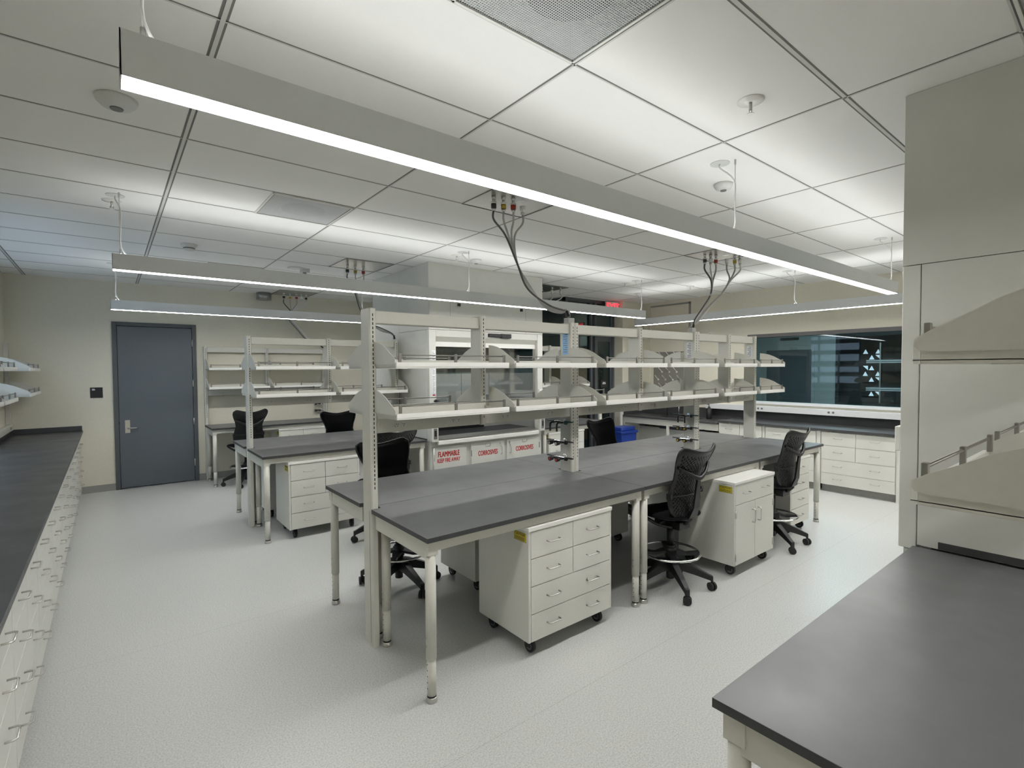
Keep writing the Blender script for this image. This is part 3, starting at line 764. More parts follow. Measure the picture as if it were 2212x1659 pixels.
def mobile(w_, kind, name='mobile_cabinet'):
    """front face on y=0 looking to -Y, width along +X"""
    D = 0.52; z0, z1 = 0.10, 0.775
    t = thing(name, 'x', 'cabinet', (0, 0, 0))
    b_ = MB().box(0, 0.018, 0, D, z0, z1, 'cab').box(w_ - 0.018, w_, 0, D, z0, z1, 'cab').box(0.018, w_ - 0.018, 0.02, D, z0, z0 + 0.018, 'cab')
    b_.box(0.018, w_ - 0.018, D - 0.018, D, z0 + 0.018, z1, 'cab').box(0.018, w_ - 0.018, 0.02, 0.024, z0 + 0.018, z1, 'ink')
    b_.box(0.018, w_ - 0.018, 0.02, D - 0.018, z1 - 0.018, z1, 'cab')
    b_.build('carcass', t, 0.001)
    box('top_panel', t, -0.004, w_ + 0.004, -0.008, D + 0.004, z1 + 0.0005, z1 + 0.025, 'white', 0.003)
    def drawer(a, c_, za, zb, pulls):
        d_ = box('drawer', t, a, c_, -0.002, 0.018, za, zb, 'cab', 0.0015)
        for p in pulls: pull_x(p, -0.002, (za + zb) / 2 + 0.004, d_)
    g_ = 0.0022; x0, x1 = 0.018 + g_, w_ - 0.018 - g_; xm = w_ / 2
    if kind == 'drawers':
        h_ = (z1 - z0) / 4
        for k in range(4):
            za, zb = z1 - (k + 1) * h_ + g_, z1 - k * h_ - g_
            if k < 2:
                drawer(x0, xm - g_, za, zb, [(x0 + xm) / 2]); drawer(xm + g_, x1, za, zb, [(x1 + xm) / 2])
            else: drawer(x0, x1, za, zb, [(x0 + xm) / 2, (x1 + xm) / 2])
    elif kind == 'narrow':
        h_ = (z1 - z0) / 4
        for k in range(4): drawer(x0, x1, z1 - (k + 1) * h_ + g_, z1 - k * h_ - g_, [(x0 + x1) / 2])
    else:
        drawer(x0, x1, z1 - 0.17 + g_, z1 - g_, [x0 + (x1 - x0) * .25, x0 + (x1 - x0) * .75])
        for (a, c_, hx, px_) in ((x0, xm - g_, x0, xm - 0.05), (xm + g_, x1, x1, xm + 0.05)):
            d_ = box('door', t, a, c_, -0.002, 0.018, z0 + g_, z1 - 0.17 - g_, 'cab', 0.0015)
            MB().tube([(px_, -0.002, 0.42), (px_, -0.026, 0.42), (px_, -0.032, 0.43), (px_, -0.032, 0.52), (px_, -0.026, 0.53), (px_, -0.002, 0.53)], 0.0045, 'chrome', 8).build('handle', d_)
            for zh in (0.17, 0.53):
                MB().cyl((hx, -0.006, zh - 0.03), (hx, -0.006, zh + 0.03), 0.005, 'chrome', 8).build('hinge', d_)
    for x in (0.07, w_ - 0.07):
        for y in (0.07, D - 0.07): caster(x, y, t)
    # caution sticker on the left side near the front
    lb = MB().box(-0.001, 0, 0.02, 0.135, 0.705, 0.760, 'yellow')
    for zz in (0.7055, 0.7575): lb.box(-0.0014, -0.001, 0.02, 0.135, zz, zz + 0.002, 'ink')
    for yy in (0.0205, 0.1325): lb.box(-0.0014, -0.001, yy, yy + 0.002, 0.7055, 0.7595, 'ink')
    for k in range(3): lb.box(-0.0014, -0.001, 0.03, 0.125, 0.713 + k * 0.007, 0.7155 + k * 0.007, 'ink')
    lb = lb.build('caution_sticker', t)
    text('lettering', lb, 'CAUTION', 0.020, (-0.0012, 0.0775, 0.746), 'ink', (PI / 2, 0, -PI / 2), 0.0003, bold=0.0004)
    return t
cb1 = mobile(0.745, 'drawers'); place(cb1, (1.935, 2.287, 0), 0, 'ivory mobile drawer cabinet with yellow sticker under the near left bench')
cb2 = mobile(0.70, 'doors'); place(cb2, (4.015, 2.115, 0), 0, 'ivory mobile cabinet with two doors standing between the two front chairs')
cb3 = mobile(0.46, 'narrow'); place(cb3, (5.48, 2.29, 0), 0, 'narrow ivory mobile drawer cabinet at the right end of the near row')
def cpm(o_, loc, rz, label, group=None):
    c_ = copy_tree(o_); place(c_, loc, rz, label, group); return c_
cpm(cb1, (1.42, 5.47, 0), 0, 'ivory mobile drawer cabinet under the second row bench, left of the fume hood')
cpm(cb1, (2.12, 8.67, 0), 0, 'ivory mobile drawer cabinet under the back wall bench')
cpm(cb1, (2.93, 3.74, 0), PI, 'grey-shaded mobile cabinet under the near row, behind the nearest cabinet')
cpm(cb1, (4.08, 3.78, 0), PI, 'mobile cabinet under the rear middle bench of the near row')
cpm(cb2, (5.72, 3.78, 0), PI, 'mobile cabinet under the rear right bench of the near row')
cpm(cb1, (5.06, 5.50, 0), 0, 'ivory mobile drawer cabinet with yellow sticker right of the tall fume hood')
cpm(cb1, (2.16, 6.94, 0), PI, 'mobile cabinet under the rear bench left of the tall fume hood')

# left counter with base cabinets
t = thing('countertop', 'long dark worktop running along the left wall', 'countertop', (-0.68, 4.5, 0.88))
mb = MB().box(XL + 0.002, -0.300, -1.0, YF - 0.002, 0.877, 0.905, 'topdark'); mb.build('worktop', t, 0.002)
MB().box(XL + 0.002, -0.31, YF - 0.022, YF - 0.002, 0.9055, 0.975, 'topdark').box(XL + 0.002, XL + 0.022, -1.0, YF - 0.022, 0.9055, 0.975, 'topdark').build('backsplash', t, 0.002)
t = thing('power_raceway', 'cream surface raceway on the left wall above the dark worktop', 'raceway', (XL + 0.03, 8.0, 0.98))
box('raceway_body', t, XL + 0.002, XL + 0.065, 5.0, 9.30, 0.98, 1.055, 'paint', 0.003)
for y in (5.6, 6.8, 8.0, 9.1): box('outlet', t, XL + 0.065, XL + 0.068, y - 0.04, y + 0.04, 1.0, 1.035, 'sensordark')
W = 0.915
def base_cab_left():
    """front on x=0 looking to +X, width along +Y"""
    t = thing('base_cabinet', 'x', 'cabinet', (0, 0, 0))
    b_ = MB().box(-0.70, -0.02, 0.0015, W - 0.0015, 0.10, 0.876, 'cab').box(-0.70, -0.07, 0.0015, W - 0.0015, 0, 0.0995, 'basem')
    b_.box(-0.02, -0.0195, 0.002, W - 0.002, 0.10, 0.87, 'ink')
    b_.build('carcass', t)
    zs = [(0.67, 0.835), (0.485, 0.665), (0.30, 0.48), (0.11, 0.295)]
    zs = [(0.674, 0.868), (0.489, 0.670), (0.301, 0.485), (0.104, 0.297)]
    for k, (a, c_) in enumerate(zs):
        zc = (0.755, 0.575, 0.388, 0.200)[k]
        if k < 2:
            for (y0, y1) in ((0.004, W / 2 - 0.002), (W / 2 + 0.002, W - 0.004)):
                d_ = box('drawer', t, -0.019, 0, y0, y1, a, c_, 'cab', 0.0015); pull_y(0, (y0 + y1) / 2, zc, d_)
        else:
            d_ = box('drawer', t, -0.019, 0, 0.004, W - 0.004, a, c_, 'cab', 0.0015)
            pull_y(0, W * .25, zc, d_); pull_y(0, W * .75, zc, d_)
    return t
pc = base_cab_left()
for k in range(-2, 7):
    y0 = 2.865 + W * k
    o_ = pc if k == -2 else copy_tree(pc)
    n_ = 7 - k
    place(o_, (-0.33, y0, 0), 0, 'ivory drawer cabinet under the left counter, %s from the door end' % ORD[n_ - 1], 'left counter cabinets')
box('filler_panel', None, -1.03, -0.335, 2.865 + W * 7 + 0.001, YF - 0.01, 0.0, 0.876, 'cab')
tag(bpy.data.objects['filler_panel'], 'narrow ivory filler panel closing the left counter at the back wall', 'panel')

# right (window) counter
t = thing('countertop', 'long dark worktop below the interior window', 'countertop', (8.18, 2.5, 0.85))
MB().box(7.82, XR - 0.002, -1.5, 4.42, 0.857, 0.885, 'topdark').build('worktop', t, 0.002)
MB().box(XR - 0.022, XR - 0.002, -1.5, 4.42, 0.8855, 1.02, 'topdark').build('backsplash', t, 0.002)
t = thing('power_raceway', 'pale raceway with outlets under the interior window', 'raceway', (8.47, 2.5, 1.02))
box('raceway_body', t, 8.40, XR - 0.002, -1.5, 4.98, 1.022, 1.110, 'fix', 0.003)
for y in (0.9, 1.98, 2.95, 4.00):
    for dy in (-0.03, 0.03): MB().tube([(8.40, y + dy, 1.07), (8.396, y + dy, 1.07)], 0.016, 'sensordark', 12).build('outlet', t)
def base_cab_right(y0, y1, label, group, ym=None):
    t = thing('base_cabinet', label, 'cabinet', (8.2, (y0 + y1) / 2, 0), group)
    b_ = MB().box(7.87, 8.50, y0, y1, 0.10, 0.856, 'cab').box(7.93, 8.50, y0, y1, 0, 0.0995, 'basem'); b_.build('carcass', t)
    ym = ym or (y0 + y1) / 2
    zs = [(0.654, 0.838), (0.460, 0.650), (0.268, 0.456), (0.104, 0.264)]
    for k, (a, c_) in enumerate(zs):
        zc = (a + c_) / 2 + 0.01
        if k < 2:
            for (ya, yb) in ((y0 + 0.012, ym - 0.002), (ym + 0.002, y1 - 0.012)):
                d_ = box('drawer', t, 7.850, 7.8695, ya, yb, a, c_, 'cab', 0.0015); pull_y(7.850, (ya + yb) / 2, zc, d_, s=-1)
        else:
            d_ = box('drawer', t, 7.850, 7.8695, y0 + 0.012, y1 - 0.012, a, c_, 'cab', 0.0015)
            pull_y(7.850, (y0 + ym) / 2, zc, d_, s=-1); pull_y(7.850, (ym + y1) / 2, zc, d_, s=-1)
gname = 'window counter cabinets'
base_cab_right(3.70, 4.42, 'ivory drawer cabinet under the window counter beside the sink counter', gname)
base_cab_right(2.935, 3.665, 'ivory drawer cabinet under the middle of the window counter', gname)
base_cab_right(2.00, 2.885, 'ivory drawer cabinet at the right of the window counter in view', gname, 2.455)
base_cab_right(1.10, 1.965, 'ivory drawer cabinet under the window counter hidden by the hood panel', gname)
for (a, b_) in ((1.966, 1.999), (2.886, 2.934), (3.666, 3.699)):
    o_ = box('filler_panel', None, 7.855, 7.87, a, b_, 0.0, 0.856, 'cab')
    tag(o_, 'thin vertical filler strip between window counter cabinets', 'panel', 'filler strips of the window counter')

# sink counter
t = thing('sink_counter', 'lowered dark sink counter with open knee space in the right corner', 'sink counter', (8.2, 5.4, 0))
s_ = MB().box(7.82, 8.05, 4.424, 6.42, 0.812, 0.840, 'topdark').box(8.33, XR - 0.002, 4.424, 6.42, 0.812, 0.840, 'topdark')
s_.box(8.05, 8.33, 4.424, 4.95, 0.812, 0.84, 'topdark').box(8.05, 8.33, 5.70, 6.42, 0.812, 0.84, 'topdark')
s_.build('worktop', t, 0.002)
MB().box(8.05, 8.33, 4.95, 5.70, 0.62, 0.63, 'topdark').box(8.05, 8.06, 4.95, 5.70, 0.63, 0.812, 'topdark').box(8.32, 8.33, 4.95, 5.70, 0.63, 0.812, 'topdark')\
    .box(8.06, 8.32, 4.95, 4.96, 0.63, 0.812, 'topdark').box(8.06, 8.32, 5.69, 5.70, 0.63, 0.812, 'topdark').build('sink_basin', t)
MB().box(XR - 0.022, XR - 0.002, 4.424, 6.42, 0.8405, 1.02, 'topdark').box(7.9, XR - 0.022, 6.40, 6.42, 0.8405, 1.02, 'topdark').build('backsplash', t)
MB().box(7.855, 7.875, 4.424, 6.42, 0.70, 0.811, 'cab').box(7.855, 8.5, 6.36, 6.42, 0, 0.70, 'cab').box(7.855, 7.90, 5.38, 5.42, 0.0, 0.70, 'cab')\
    .box(8.30, 8.32, 4.43, 6.36, 0.0, 0.60, 'cab').build('knee_frame', t, 0.002)
def faucet(y, label):
    f_ = thing('faucet', label, 'faucet', (8.40, y, 0.84))
    MB().cyl((8.40, y, 0.84), (8.40, y, 1.10), 0.009, 'shine', 12).tube(smooth([(8.40, y, 1.08), (8.39, y, 1.17), (8.32, y, 1.20), (8.25, y, 1.15), (8.24, y, 1.08)], 5), 0.008, 'shine', 10).build('spout', f_)
    MB().tube(smooth([(8.40, y, 0.93), (8.36, y - 0.04, 0.94), (8.33, y - 0.07, 0.98), (8.31, y - 0.08, 1.03)], 4), 0.006, 'shine', 8).build('lever', f_)
faucet(5.52, 'chrome faucet, left one at the corner sink'); faucet(5.22, 'chrome faucet, right one at the corner sink')
t = thing('faucet', 'black gooseneck faucet in front of the pegboard', 'faucet', (8.36, 5.76, 0.84))
MB().tube(smooth([(8.38, 5.76, 0.84), (8.38, 5.76, 1.25), (8.37, 5.76, 1.36), (8.30, 5.76, 1.42), (8.22, 5.76, 1.40), (8.18, 5.76, 1.33)], 6), 0.010, 'black', 10).build('spout', t)
t = thing('soap_bottle', 'small black pump bottle beside the corner sink', 'bottle', (8.32, 4.86, 0.84))
MB().lathe([(0.045, 0), (0.048, 0.02), (0.048, 0.17), (0.02, 0.20), (0.018, 0.22)], (8.32, 4.86, 0.84), 'black').build('bottle_body', t)
MB().cyl((8.32, 4.86, 1.06), (8.32, 4.86, 1.10), 0.006, 'black', 8).tube([(8.32, 4.86, 1.10), (8.28, 4.88, 1.10)], 0.007, 'black', 8).build('pump', t)
# pegboard
t = thing('pegboard', 'grey drying pegboard on the wall above the corner sink', 'pegboard', (8.5, 5.8, 1.1))
box('board', t, XR - 0.022, XR - 0.002, 5.44, 6.17, 1.12, 2.06, 'peg', 0.003)
box('drip_trough', t, XR - 0.09, XR - 0.022, 5.44, 6.17, 1.10, 1.13, 'steel', 0.002)
for r_ in range(6):
    for k in range(4):
        y = 5.56 + k * 0.165 + (0.08 if r_ % 2 else 0); z = 1.22 + r_ * 0.15
        if y > 6.12: continue
        MB().tube([(XR - 0.022, y, z), (XR - 0.14, y, z + 0.085)], 0.0055, 'white', 8).cyl((XR - 0.030, y, z), (XR - 0.022, y, z), 0.018, 'white', 12).build('peg', t)
# recessed wall panel outline behind the pegboard
tr = MB()
tr.box(XR - 0.012, XR - 0.001, 5.36, 5.40, 1.03, 2.98, 'basem').box(XR - 0.012, XR - 0.001, 5.36, 6.25, 2.95, 2.98, 'basem').box(XR - 0.03, XR - 0.001, 6.25, 6.29, 1.03, 2.98, 'wall')
struct(tr.build('trim_2'))
t = thing('blue_bin', 'blue lidded plastic bin beside the sink counter end', 'bin', (7.45, 6.10, 0))
MB().prism([(7.27, 0.0), (7.63, 0.0), (7.67, 0.55), (7.23, 0.55)], 'y', 5.93, 6.25, 'bin').build('bin_body', t, 0.01)
MB().box(7.21, 7.69, 5.91, 6.27, 0.551, 0.60, 'bin').box(7.25, 7.65, 5.95, 6.23, 0.60, 0.665, 'bin').build('lid', t, 0.012)
box('latch', t, 7.69, 7.71, 6.0, 6.12, 0.50, 0.58, 'black', 0.004)
for (x, lb) in ((7.16, 'left'), (7.76, 'right')):
    o_ = box('panel_stand', None, x - 0.035, x + 0.035, 6.36, 6.40, 0.0, 1.03, 'cab', 0.003)
    tag(o_, 'slim ivory upright panel, %s of the two beside the blue bin' % lb, 'panel')
t = thing('wall_switch', 'small pale switch plate high on the right wall above the shelving', 'switch', (XR - 0.01, 5.0, 2.30))
box('plate', t, XR - 0.010, XR - 0.001, 4.93, 5.00, 2.28, 2.40, 'gridm', 0.003)
MB().tube([(XR - 0.010, 4.965, 2.34), (XR - 0.014, 4.965, 2.34)], 0.018, 'sensordark', 14).build('dial', t)

# ------------------------------------------------------------------ interior window and the room beyond
f = MB()
for (a, b_) in ((WY0, WY0 + 0.05), (WY1 - 0.05, WY1)): f.box(XR - 0.012, XR + 0.16, a, b_, WZ0, WZ1, 'winframe')
f.box(XR - 0.012, XR + 0.16, WY0 + 0.05, WY1 - 0.05, WZ1 - 0.055, WZ1, 'winframe').box(XR - 0.03, XR + 0.16, WY0 + 0.05, WY1 - 0.05, WZ0, WZ0 + 0.04, 'fix')
wn = struct(f.build('window_2', None, 0.002))
box('window_pane', wn, XR + 0.07, XR + 0.078, WY0 + 0.05, WY1 - 0.05, WZ0 + 0.04, WZ1 - 0.055, 'glass')
RX = 12.2
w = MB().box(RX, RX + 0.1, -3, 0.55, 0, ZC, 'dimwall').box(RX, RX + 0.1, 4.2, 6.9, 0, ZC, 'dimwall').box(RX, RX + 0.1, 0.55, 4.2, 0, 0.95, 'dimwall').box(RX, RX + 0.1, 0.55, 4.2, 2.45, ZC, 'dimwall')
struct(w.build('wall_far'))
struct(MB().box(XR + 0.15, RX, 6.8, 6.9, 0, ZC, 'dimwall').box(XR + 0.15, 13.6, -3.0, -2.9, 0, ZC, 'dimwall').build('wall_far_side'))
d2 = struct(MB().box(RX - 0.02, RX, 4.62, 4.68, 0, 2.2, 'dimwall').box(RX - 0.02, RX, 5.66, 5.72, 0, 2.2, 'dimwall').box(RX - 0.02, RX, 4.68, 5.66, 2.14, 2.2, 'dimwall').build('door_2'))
box('door_slab', d2, RX - 0.015, RX - 0.001, 4.685, 5.655, 0.01, 2.135, 'frame')
box('sign_plate', d2, RX - 0.012, RX - 0.001, 4.95, 5.35, 2.36, 2.42, 'ink')
f = MB().box(RX - 0.03, RX + 0.05, 0.55, 0.62, 0.95, 2.45, 'ink').box(RX - 0.03, RX + 0.05, 4.13, 4.2, 0.95, 2.45, 'ink').box(RX - 0.03, RX + 0.05, 0.62, 4.13, 2.38, 2.45, 'ink').box(RX - 0.03, RX + 0.05, 0.62, 4.13, 0.95, 1.0, 'ink')
struct(f.build('window_3'))
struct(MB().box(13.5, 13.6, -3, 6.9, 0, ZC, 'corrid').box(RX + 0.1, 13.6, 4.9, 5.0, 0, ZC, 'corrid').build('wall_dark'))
t = thing('reflected_rack', 'dark rack standing in for shelves reflected in the interior window', 'shelving', (12.7, 3.0, 0))  # set beyond the pane to imitate the reflection of the left wall shelves
for y in (1.9, 2.6, 3.5): MB().box(12.58, 12.61, y, y + 0.025, 0.01, 2.25, 'chrome').build('rack_post', t)
for z in (1.28, 1.86): MB().box(12.55, 12.9, 1.75, 3.75, z, z + 0.03, 'fix').box(12.55, 12.9, 1.75, 3.75, z - 0.035, z - 0.012, 'fix').build('rack_shelf', t)
t = thing('lattice_reflection', 'triangle patterned panel standing in for a reflection in the interior window', 'window', (13.3, 3.9, 1.6))  # glowing triangles beyond the pane imitate the left window's reflection
lt = MB()
for (z0, z1) in ((1.90, 2.18), (1.40, 1.82), (1.08, 1.26)):
    lt.box(13.44, 13.46, 3.72, 4.10, z0, z1, 'lattice')
    nz = max(1, int((z1 - z0) / 0.13))
    for i in range(nz):
        for k in range(3):
            y = 3.74 + k * 0.12; z = z0 + 0.01 + i * 0.13
            if (i + k) % 3 == 2: continue
            tri = [(y, z), (y + 0.10, z), (y + 0.05, z + 0.10)] if (i + k) % 2 else [(y, z + 0.10), (y + 0.10, z + 0.10), (y, z)]
            lt.prism(tri, 'x', 13.435, 13.44, 'reflglow')
lt.build('screen', t)

# ------------------------------------------------------------------ glazed lobby by the exit
GX, GY = 6.52, 6.63
f = MB()
for x in (GX, 7.18, 7.30, CX - 0.06): f.box(x, x + 0.055, GY, GY + 0.09, 0, ZC, 'frame')
f.box(GX, CX, GY + 0.001, GY + 0.089, ZC - 0.06, ZC, 'frame').box(GX, CX, GY + 0.001, GY + 0.089, 2.36, 2.44, 'frame').box(GX, 7.2, GY + 0.001, GY + 0.089, 0, 0.1, 'frame')
for y in (7.6, 8.6, 9.37): f.box(GX, GX + 0.09, y, y + 0.055, 0, ZC, 'frame')
f.box(GX, GX + 0.09, GY + 0.09, 9.42, ZC - 0.06, ZC, 'frame').box(GX, GX + 0.09, GY + 0.09, 9.42, 2.36, 2.44, 'frame').box(GX, GX + 0.09, GY + 0.09, 9.42, 0, 0.1, 'frame')
lob = struct(f.build('door_3', None))
MB().box(GX + 0.055, 7.18, GY + 0.04, GY + 0.046, 0.1, 2.36, 'glass').box(GX + 0.055, CX - 0.06, GY + 0.04, GY + 0.046, 2.44, ZC - 0.06, 'glass')\
    .box(GX + 0.04, GX + 0.046, GY + 0.09, 9.37, 0.1, 2.36, 'glass').box(GX + 0.04, GX + 0.046, GY + 0.09, 9.37, 2.44, ZC - 0.06, 'glass').build('glass_pane', lob)
MB().box(7.357, 7.40, GY + 0.02, GY + 0.065, 0.01, 2.355, 'frame').box(7.765, 7.808, GY + 0.02, GY + 0.065, 0.01, 2.355, 'frame')\
    .box(7.40, 7.765, GY + 0.02, GY + 0.065, 2.27, 2.355, 'frame').box(7.40, 7.765, GY + 0.02, GY + 0.065, 0.01, 0.25, 'frame').build('door_leaf', lob)
box('door_glass', lob, 7.40, 7.765, GY + 0.04, GY + 0.046, 0.25, 2.27, 'glass')
# lobby interior
struct(MB().box(6.62, CX, 8.55, 8.65, 0, ZC, 'corrid').build('wall_lobby'))
for (y0, y1, lb) in ((7.02, 7.72, 'oak veneer door in the lobby, right one seen through the glass'), (7.76, 8.46, 'oak veneer door in the lobby, left one seen through the glass')):
    t = thing('wood_door', lb, 'door', (7.84, (y0 + y1) / 2, 0))
    MB().box(7.82, 7.862, y0, y1, 0.25, 2.12, 'wood').build('door_slab', t)
    box('kick_plate', t, 7.816, 7.862, y0, y1, 0.01, 0.249, 'sensordark')
    box('push_bar', t, 7.77, 7.819, y0 + 0.05, y1 - 0.05, 0.98, 1.06, 'steel', 0.005)
t = thing('lobby_sign', 'pale framed notice on the lobby wall above the oak door', 'sign', (7.85, 7.4, 2.3))
box('notice_board', t, 7.85, 7.862, 7.18, 7.55, 2.22, 2.50, 'dimwall', 0.002)
MB().box(7.845, 7.862, 7.17, 7.56, 2.50, 2.525, 'ink').box(7.845, 7.862, 7.17, 7.56, 2.195, 2.22, 'ink').build('notice_frame', t)
t = thing('door_notice', 'small black notice with white lettering on the lobby glass door', 'sign', (7.60, GY + 0.03, 1.45))
box('notice_plate', t, 7.50, 7.70, GY + 0.034, GY + 0.039, 1.37, 1.52, 'ink')
MB().box(7.56, 7.64, GY + 0.0335, GY + 0.034, 1.462, 1.478, 'label').box(7.55, 7.65, GY + 0.0335, GY + 0.034, 1.438, 1.453, 'label').build('lettering', t)
# exit signs
t = thing('exit_sign', 'white exit sign with glowing red letters under the ceiling by the lobby', 'exit sign', (7.67, 6.50, ZC))
box('sign_housing', t, 7.50, 7.83, 6.50, 6.55, 2.83, 3.03, 'white', 0.006)
text('lettering', t, 'EXIT', 0.185, (7.665, 6.4985, 2.93), 'exit', bold=0.006, ext=0.0012)
t = thing('exit_sign', 'red exit sign glowing dimly inside the glazed lobby', 'exit sign', (7.83, 7.5, 2.75))
box('sign_housing', t, 7.83, 7.862, 7.42, 7.66, 2.58, 2.72, 'ink')
text('lettering', t, 'EXIT', 0.105, (7.828, 7.54, 2.65), 'exit2', (PI / 2, 0, -PI / 2), bold=0.003, ext=0.001)

# ------------------------------------------------------------------ fume hoods
def hood(xo, yo, flip, label):
    """built facing -Y with its left front corner at (xo, yo); flip turns it half a circle about its own centre"""
    X0, Y0, Wd = 0.0, 0.0, 1.845
    t = thing('fume_hood', label, 'fume hood', (0, 0, 0))
    D = 0.80; ZB = 0.86; ZH = 2.235
    # side panels: front corner strip and main sheet, both sides
    for s in (0, 1):
        a, b_ = (X0, X0 + 0.03) if s == 0 else (Wd - 0.03, Wd)
        sp = MB().box(a, b_, Y0 + 0.074, Y0 + D, ZB + 0.03, ZH - 0.002, 'hood'); sp.build('side_panel', t, 0.0012)
    for (a, b_, n_) in ((0, 0.095, 'l'), (Wd - 0.095, Wd, 'r')):
        MB().box(a, b_, Y0, Y0 + 0.071, ZB + 0.005, ZH - 0.002, 'hood').build('corner_post', t, 0.004)
    MB().box(0, Wd, Y0, Y0 + D, ZH + 0.001, ZC - 0.0015, 'hood').build('upper_enclosure', t, 0.0012)
    sm = MB()
    for x in (0.30, 1.53): sm.box(x, x + 0.003, Y0 - 0.0006, Y0, ZH, 2.62, 'gap')
    sm.box(0.10, 1.42, Y0 - 0.0006, Y0, 2.284, 2.296, 'ink')
    sm.build('panel_seam', t)
    for x in (0.41, 1.43): MB().box(x, x + 0.035, Y0 - 0.02, Y0, 2.54, 2.575, 'black').build('bumper', t)
    # header
    box('header_panel', t, 0.096, Wd - 0.096, Y0 + 0.004, Y0 + 0.03, 2.150, ZH - 0.002, 'hood', 0.002)
    MB().prism([(Y0 + 0.006, 2.149), (Y0 + 0.058, 2.092), (Y0 + 0.09, 2.092), (Y0 + 0.09, 2.149)], 'x', 0.096, Wd - 0.096, 'paint').build('header_slope', t)
    mb = MB().box(0.88, 1.08, Y0 - 0.03, Y0 + 0.003, 2.170, 2.215, 'black').box(1.08, 1.25, Y0 - 0.035, Y0 + 0.003, 2.160, 2.218, 'black')
    mb.build('lamp_bar', t, 0.006)
    # sash
    sf = MB().box(0.10, Wd - 0.10, Y0 + 0.05, Y0 + 0.075, 2.030, 2.090, 'white').box(0.10, 0.115, Y0 + 0.05, Y0 + 0.07, 1.04, 2.030, 'chrome').box(Wd - 0.135, Wd - 0.10, Y0 + 0.05, Y0 + 0.07, 1.04, 2.030, 'chrome')
    sf.box(0.115, Wd - 0.135, Y0 + 0.05, Y0 + 0.075, 1.04, 1.065, 'steel')
    sf.box(0.93, 0.936, Y0 + 0.055, Y0 + 0.06, 1.065, 2.030, 'sensordark')
    sf = sf.build('sash', t, 0.001)
    MB().box(0.115, Wd - 0.135, Y0 + 0.058, Y0 + 0.063, 1.065, 2.030, 'sash').build('sash_glass', sf)
    MB().box(0.115, Wd - 0.135, Y0 + 0.066, Y0 + 0.070, 1.69, 2.030, 'glass').build('tinted_panel', sf)
    # interior
    it = MB().box(0.031, 0.04, Y0 + 0.09, D - 0.01, ZB + 0.03, 2.0, 'liner').box(Wd - 0.04, Wd - 0.031, Y0 + 0.09, D - 0.01, ZB + 0.03, 2.0, 'liner')
    it.box(0.04, Wd - 0.04, D - 0.06, D - 0.01, ZB + 0.03, 1.70, 'liner').box(0.04, Wd - 0.04, D - 0.03, D - 0.01, 1.70, 2.1, 'dark')
    it.box(0.04, Wd - 0.04, 0.10, D - 0.03, 2.0, 2.01, 'dark')
    it.box(0.93, 0.936, D - 0.063, D - 0.06, 0.9, 1.7, 'gap')
    it.build('liner', t)
    MB().box(0.04, Wd - 0.04, 0.12, D - 0.06, ZB + 0.012, ZB + 0.032, 'topdark').build('hood_worktop', t)
    box('rear_baffle', t, 0.05, 1.30, D - 0.10, D - 0.065, ZB + 0.033, 1.07, 'black')
    MB().prism([(-0.02 * (not flip) + 0.002, ZB + 0.01), (0.115, ZB + 0.04), (0.115, ZB + 0.05), (-0.02 * (not flip) + 0.002, ZB + 0.022)], 'x', 0.105, Wd - 0.105, 'steel').build('airfoil', t)
    box('sill', t, 0.096, Wd - 0.10, 0.002 if flip else -0.035, 0.02, ZB - 0.045, ZB + 0.008, 'white', 0.008)
    # corner boxes with switches
    for (a, b_) in (() if flip else ((-0.0, 0.094), (Wd - 0.094, Wd))):
        cb = box('switch_box', t, a, b_, -0.045, -0.001, ZB + 0.0, ZB + 0.19, 'hood', 0.004)
        MB().box(a + 0.028, b_ - 0.020, -0.048, -0.045, ZB + 0.035, ZB + 0.165, 'sensordark').box(a + 0.038, b_ - 0.030, -0.050, -0.048, ZB + 0.07, ZB + 0.14, 'black').build('switch_plate', cb)
    mo = box('monitor', t, Wd - 0.085, Wd - 0.01, -0.024, -0.001, 1.335, 1.455, 'white', 0.004)
    box('monitor_screen', mo, Wd - 0.075, Wd - 0.02, -0.026, -0.0245, 1.37, 1.43, 'screen')
    lb = MB().box(0.035, 0.085, -0.0012, -0.0002, 1.42, 1.98, 'label')
    for k in range(30):
        if k in (7, 8, 16): continue
        zz = 1.955 - k * 0.0175; lb.box(0.042, 0.042 + (0.034 if k % 4 else 0.02), -0.0016, -0.0012, zz, zz + 0.005, 'sensordark')
    lb.box(0.040, 0.080, -0.0016, -0.0012, 1.425, 1.44, 'redc'); lb.build('instruction_label', t)
    for (z, cc) in ((1.36, 'black'), (1.24, 'redc')):
        k = MB().cyl((0.065, 0, z), (0.065, -0.03, z), 0.012, 'chrome', 12).cyl((0.065, -0.03, z), (0.065, -0.045, z), 0.020, cc, 12).box(0.045, 0.11, -0.042, -0.032, z - 0.006, z + 0.006, 'black')
        k.build('valve_knob', t)
    # base cabinets
    bc = MB().box(0.015, Wd - 0.015, 0.018, D, 0.10, ZB - 0.002, 'hood').box(0.03, Wd - 0.03, 0.07, D, 0.0, 0.0995, 'basem')
    bc.build('base_carcass', t, 0.001)
    doors = [(0.05, 0.525, 'FLAMMABLE'), (0.60, 1.13, 'CORROSIVES'), (1.185, 1.77, 'CORROSIVES')]
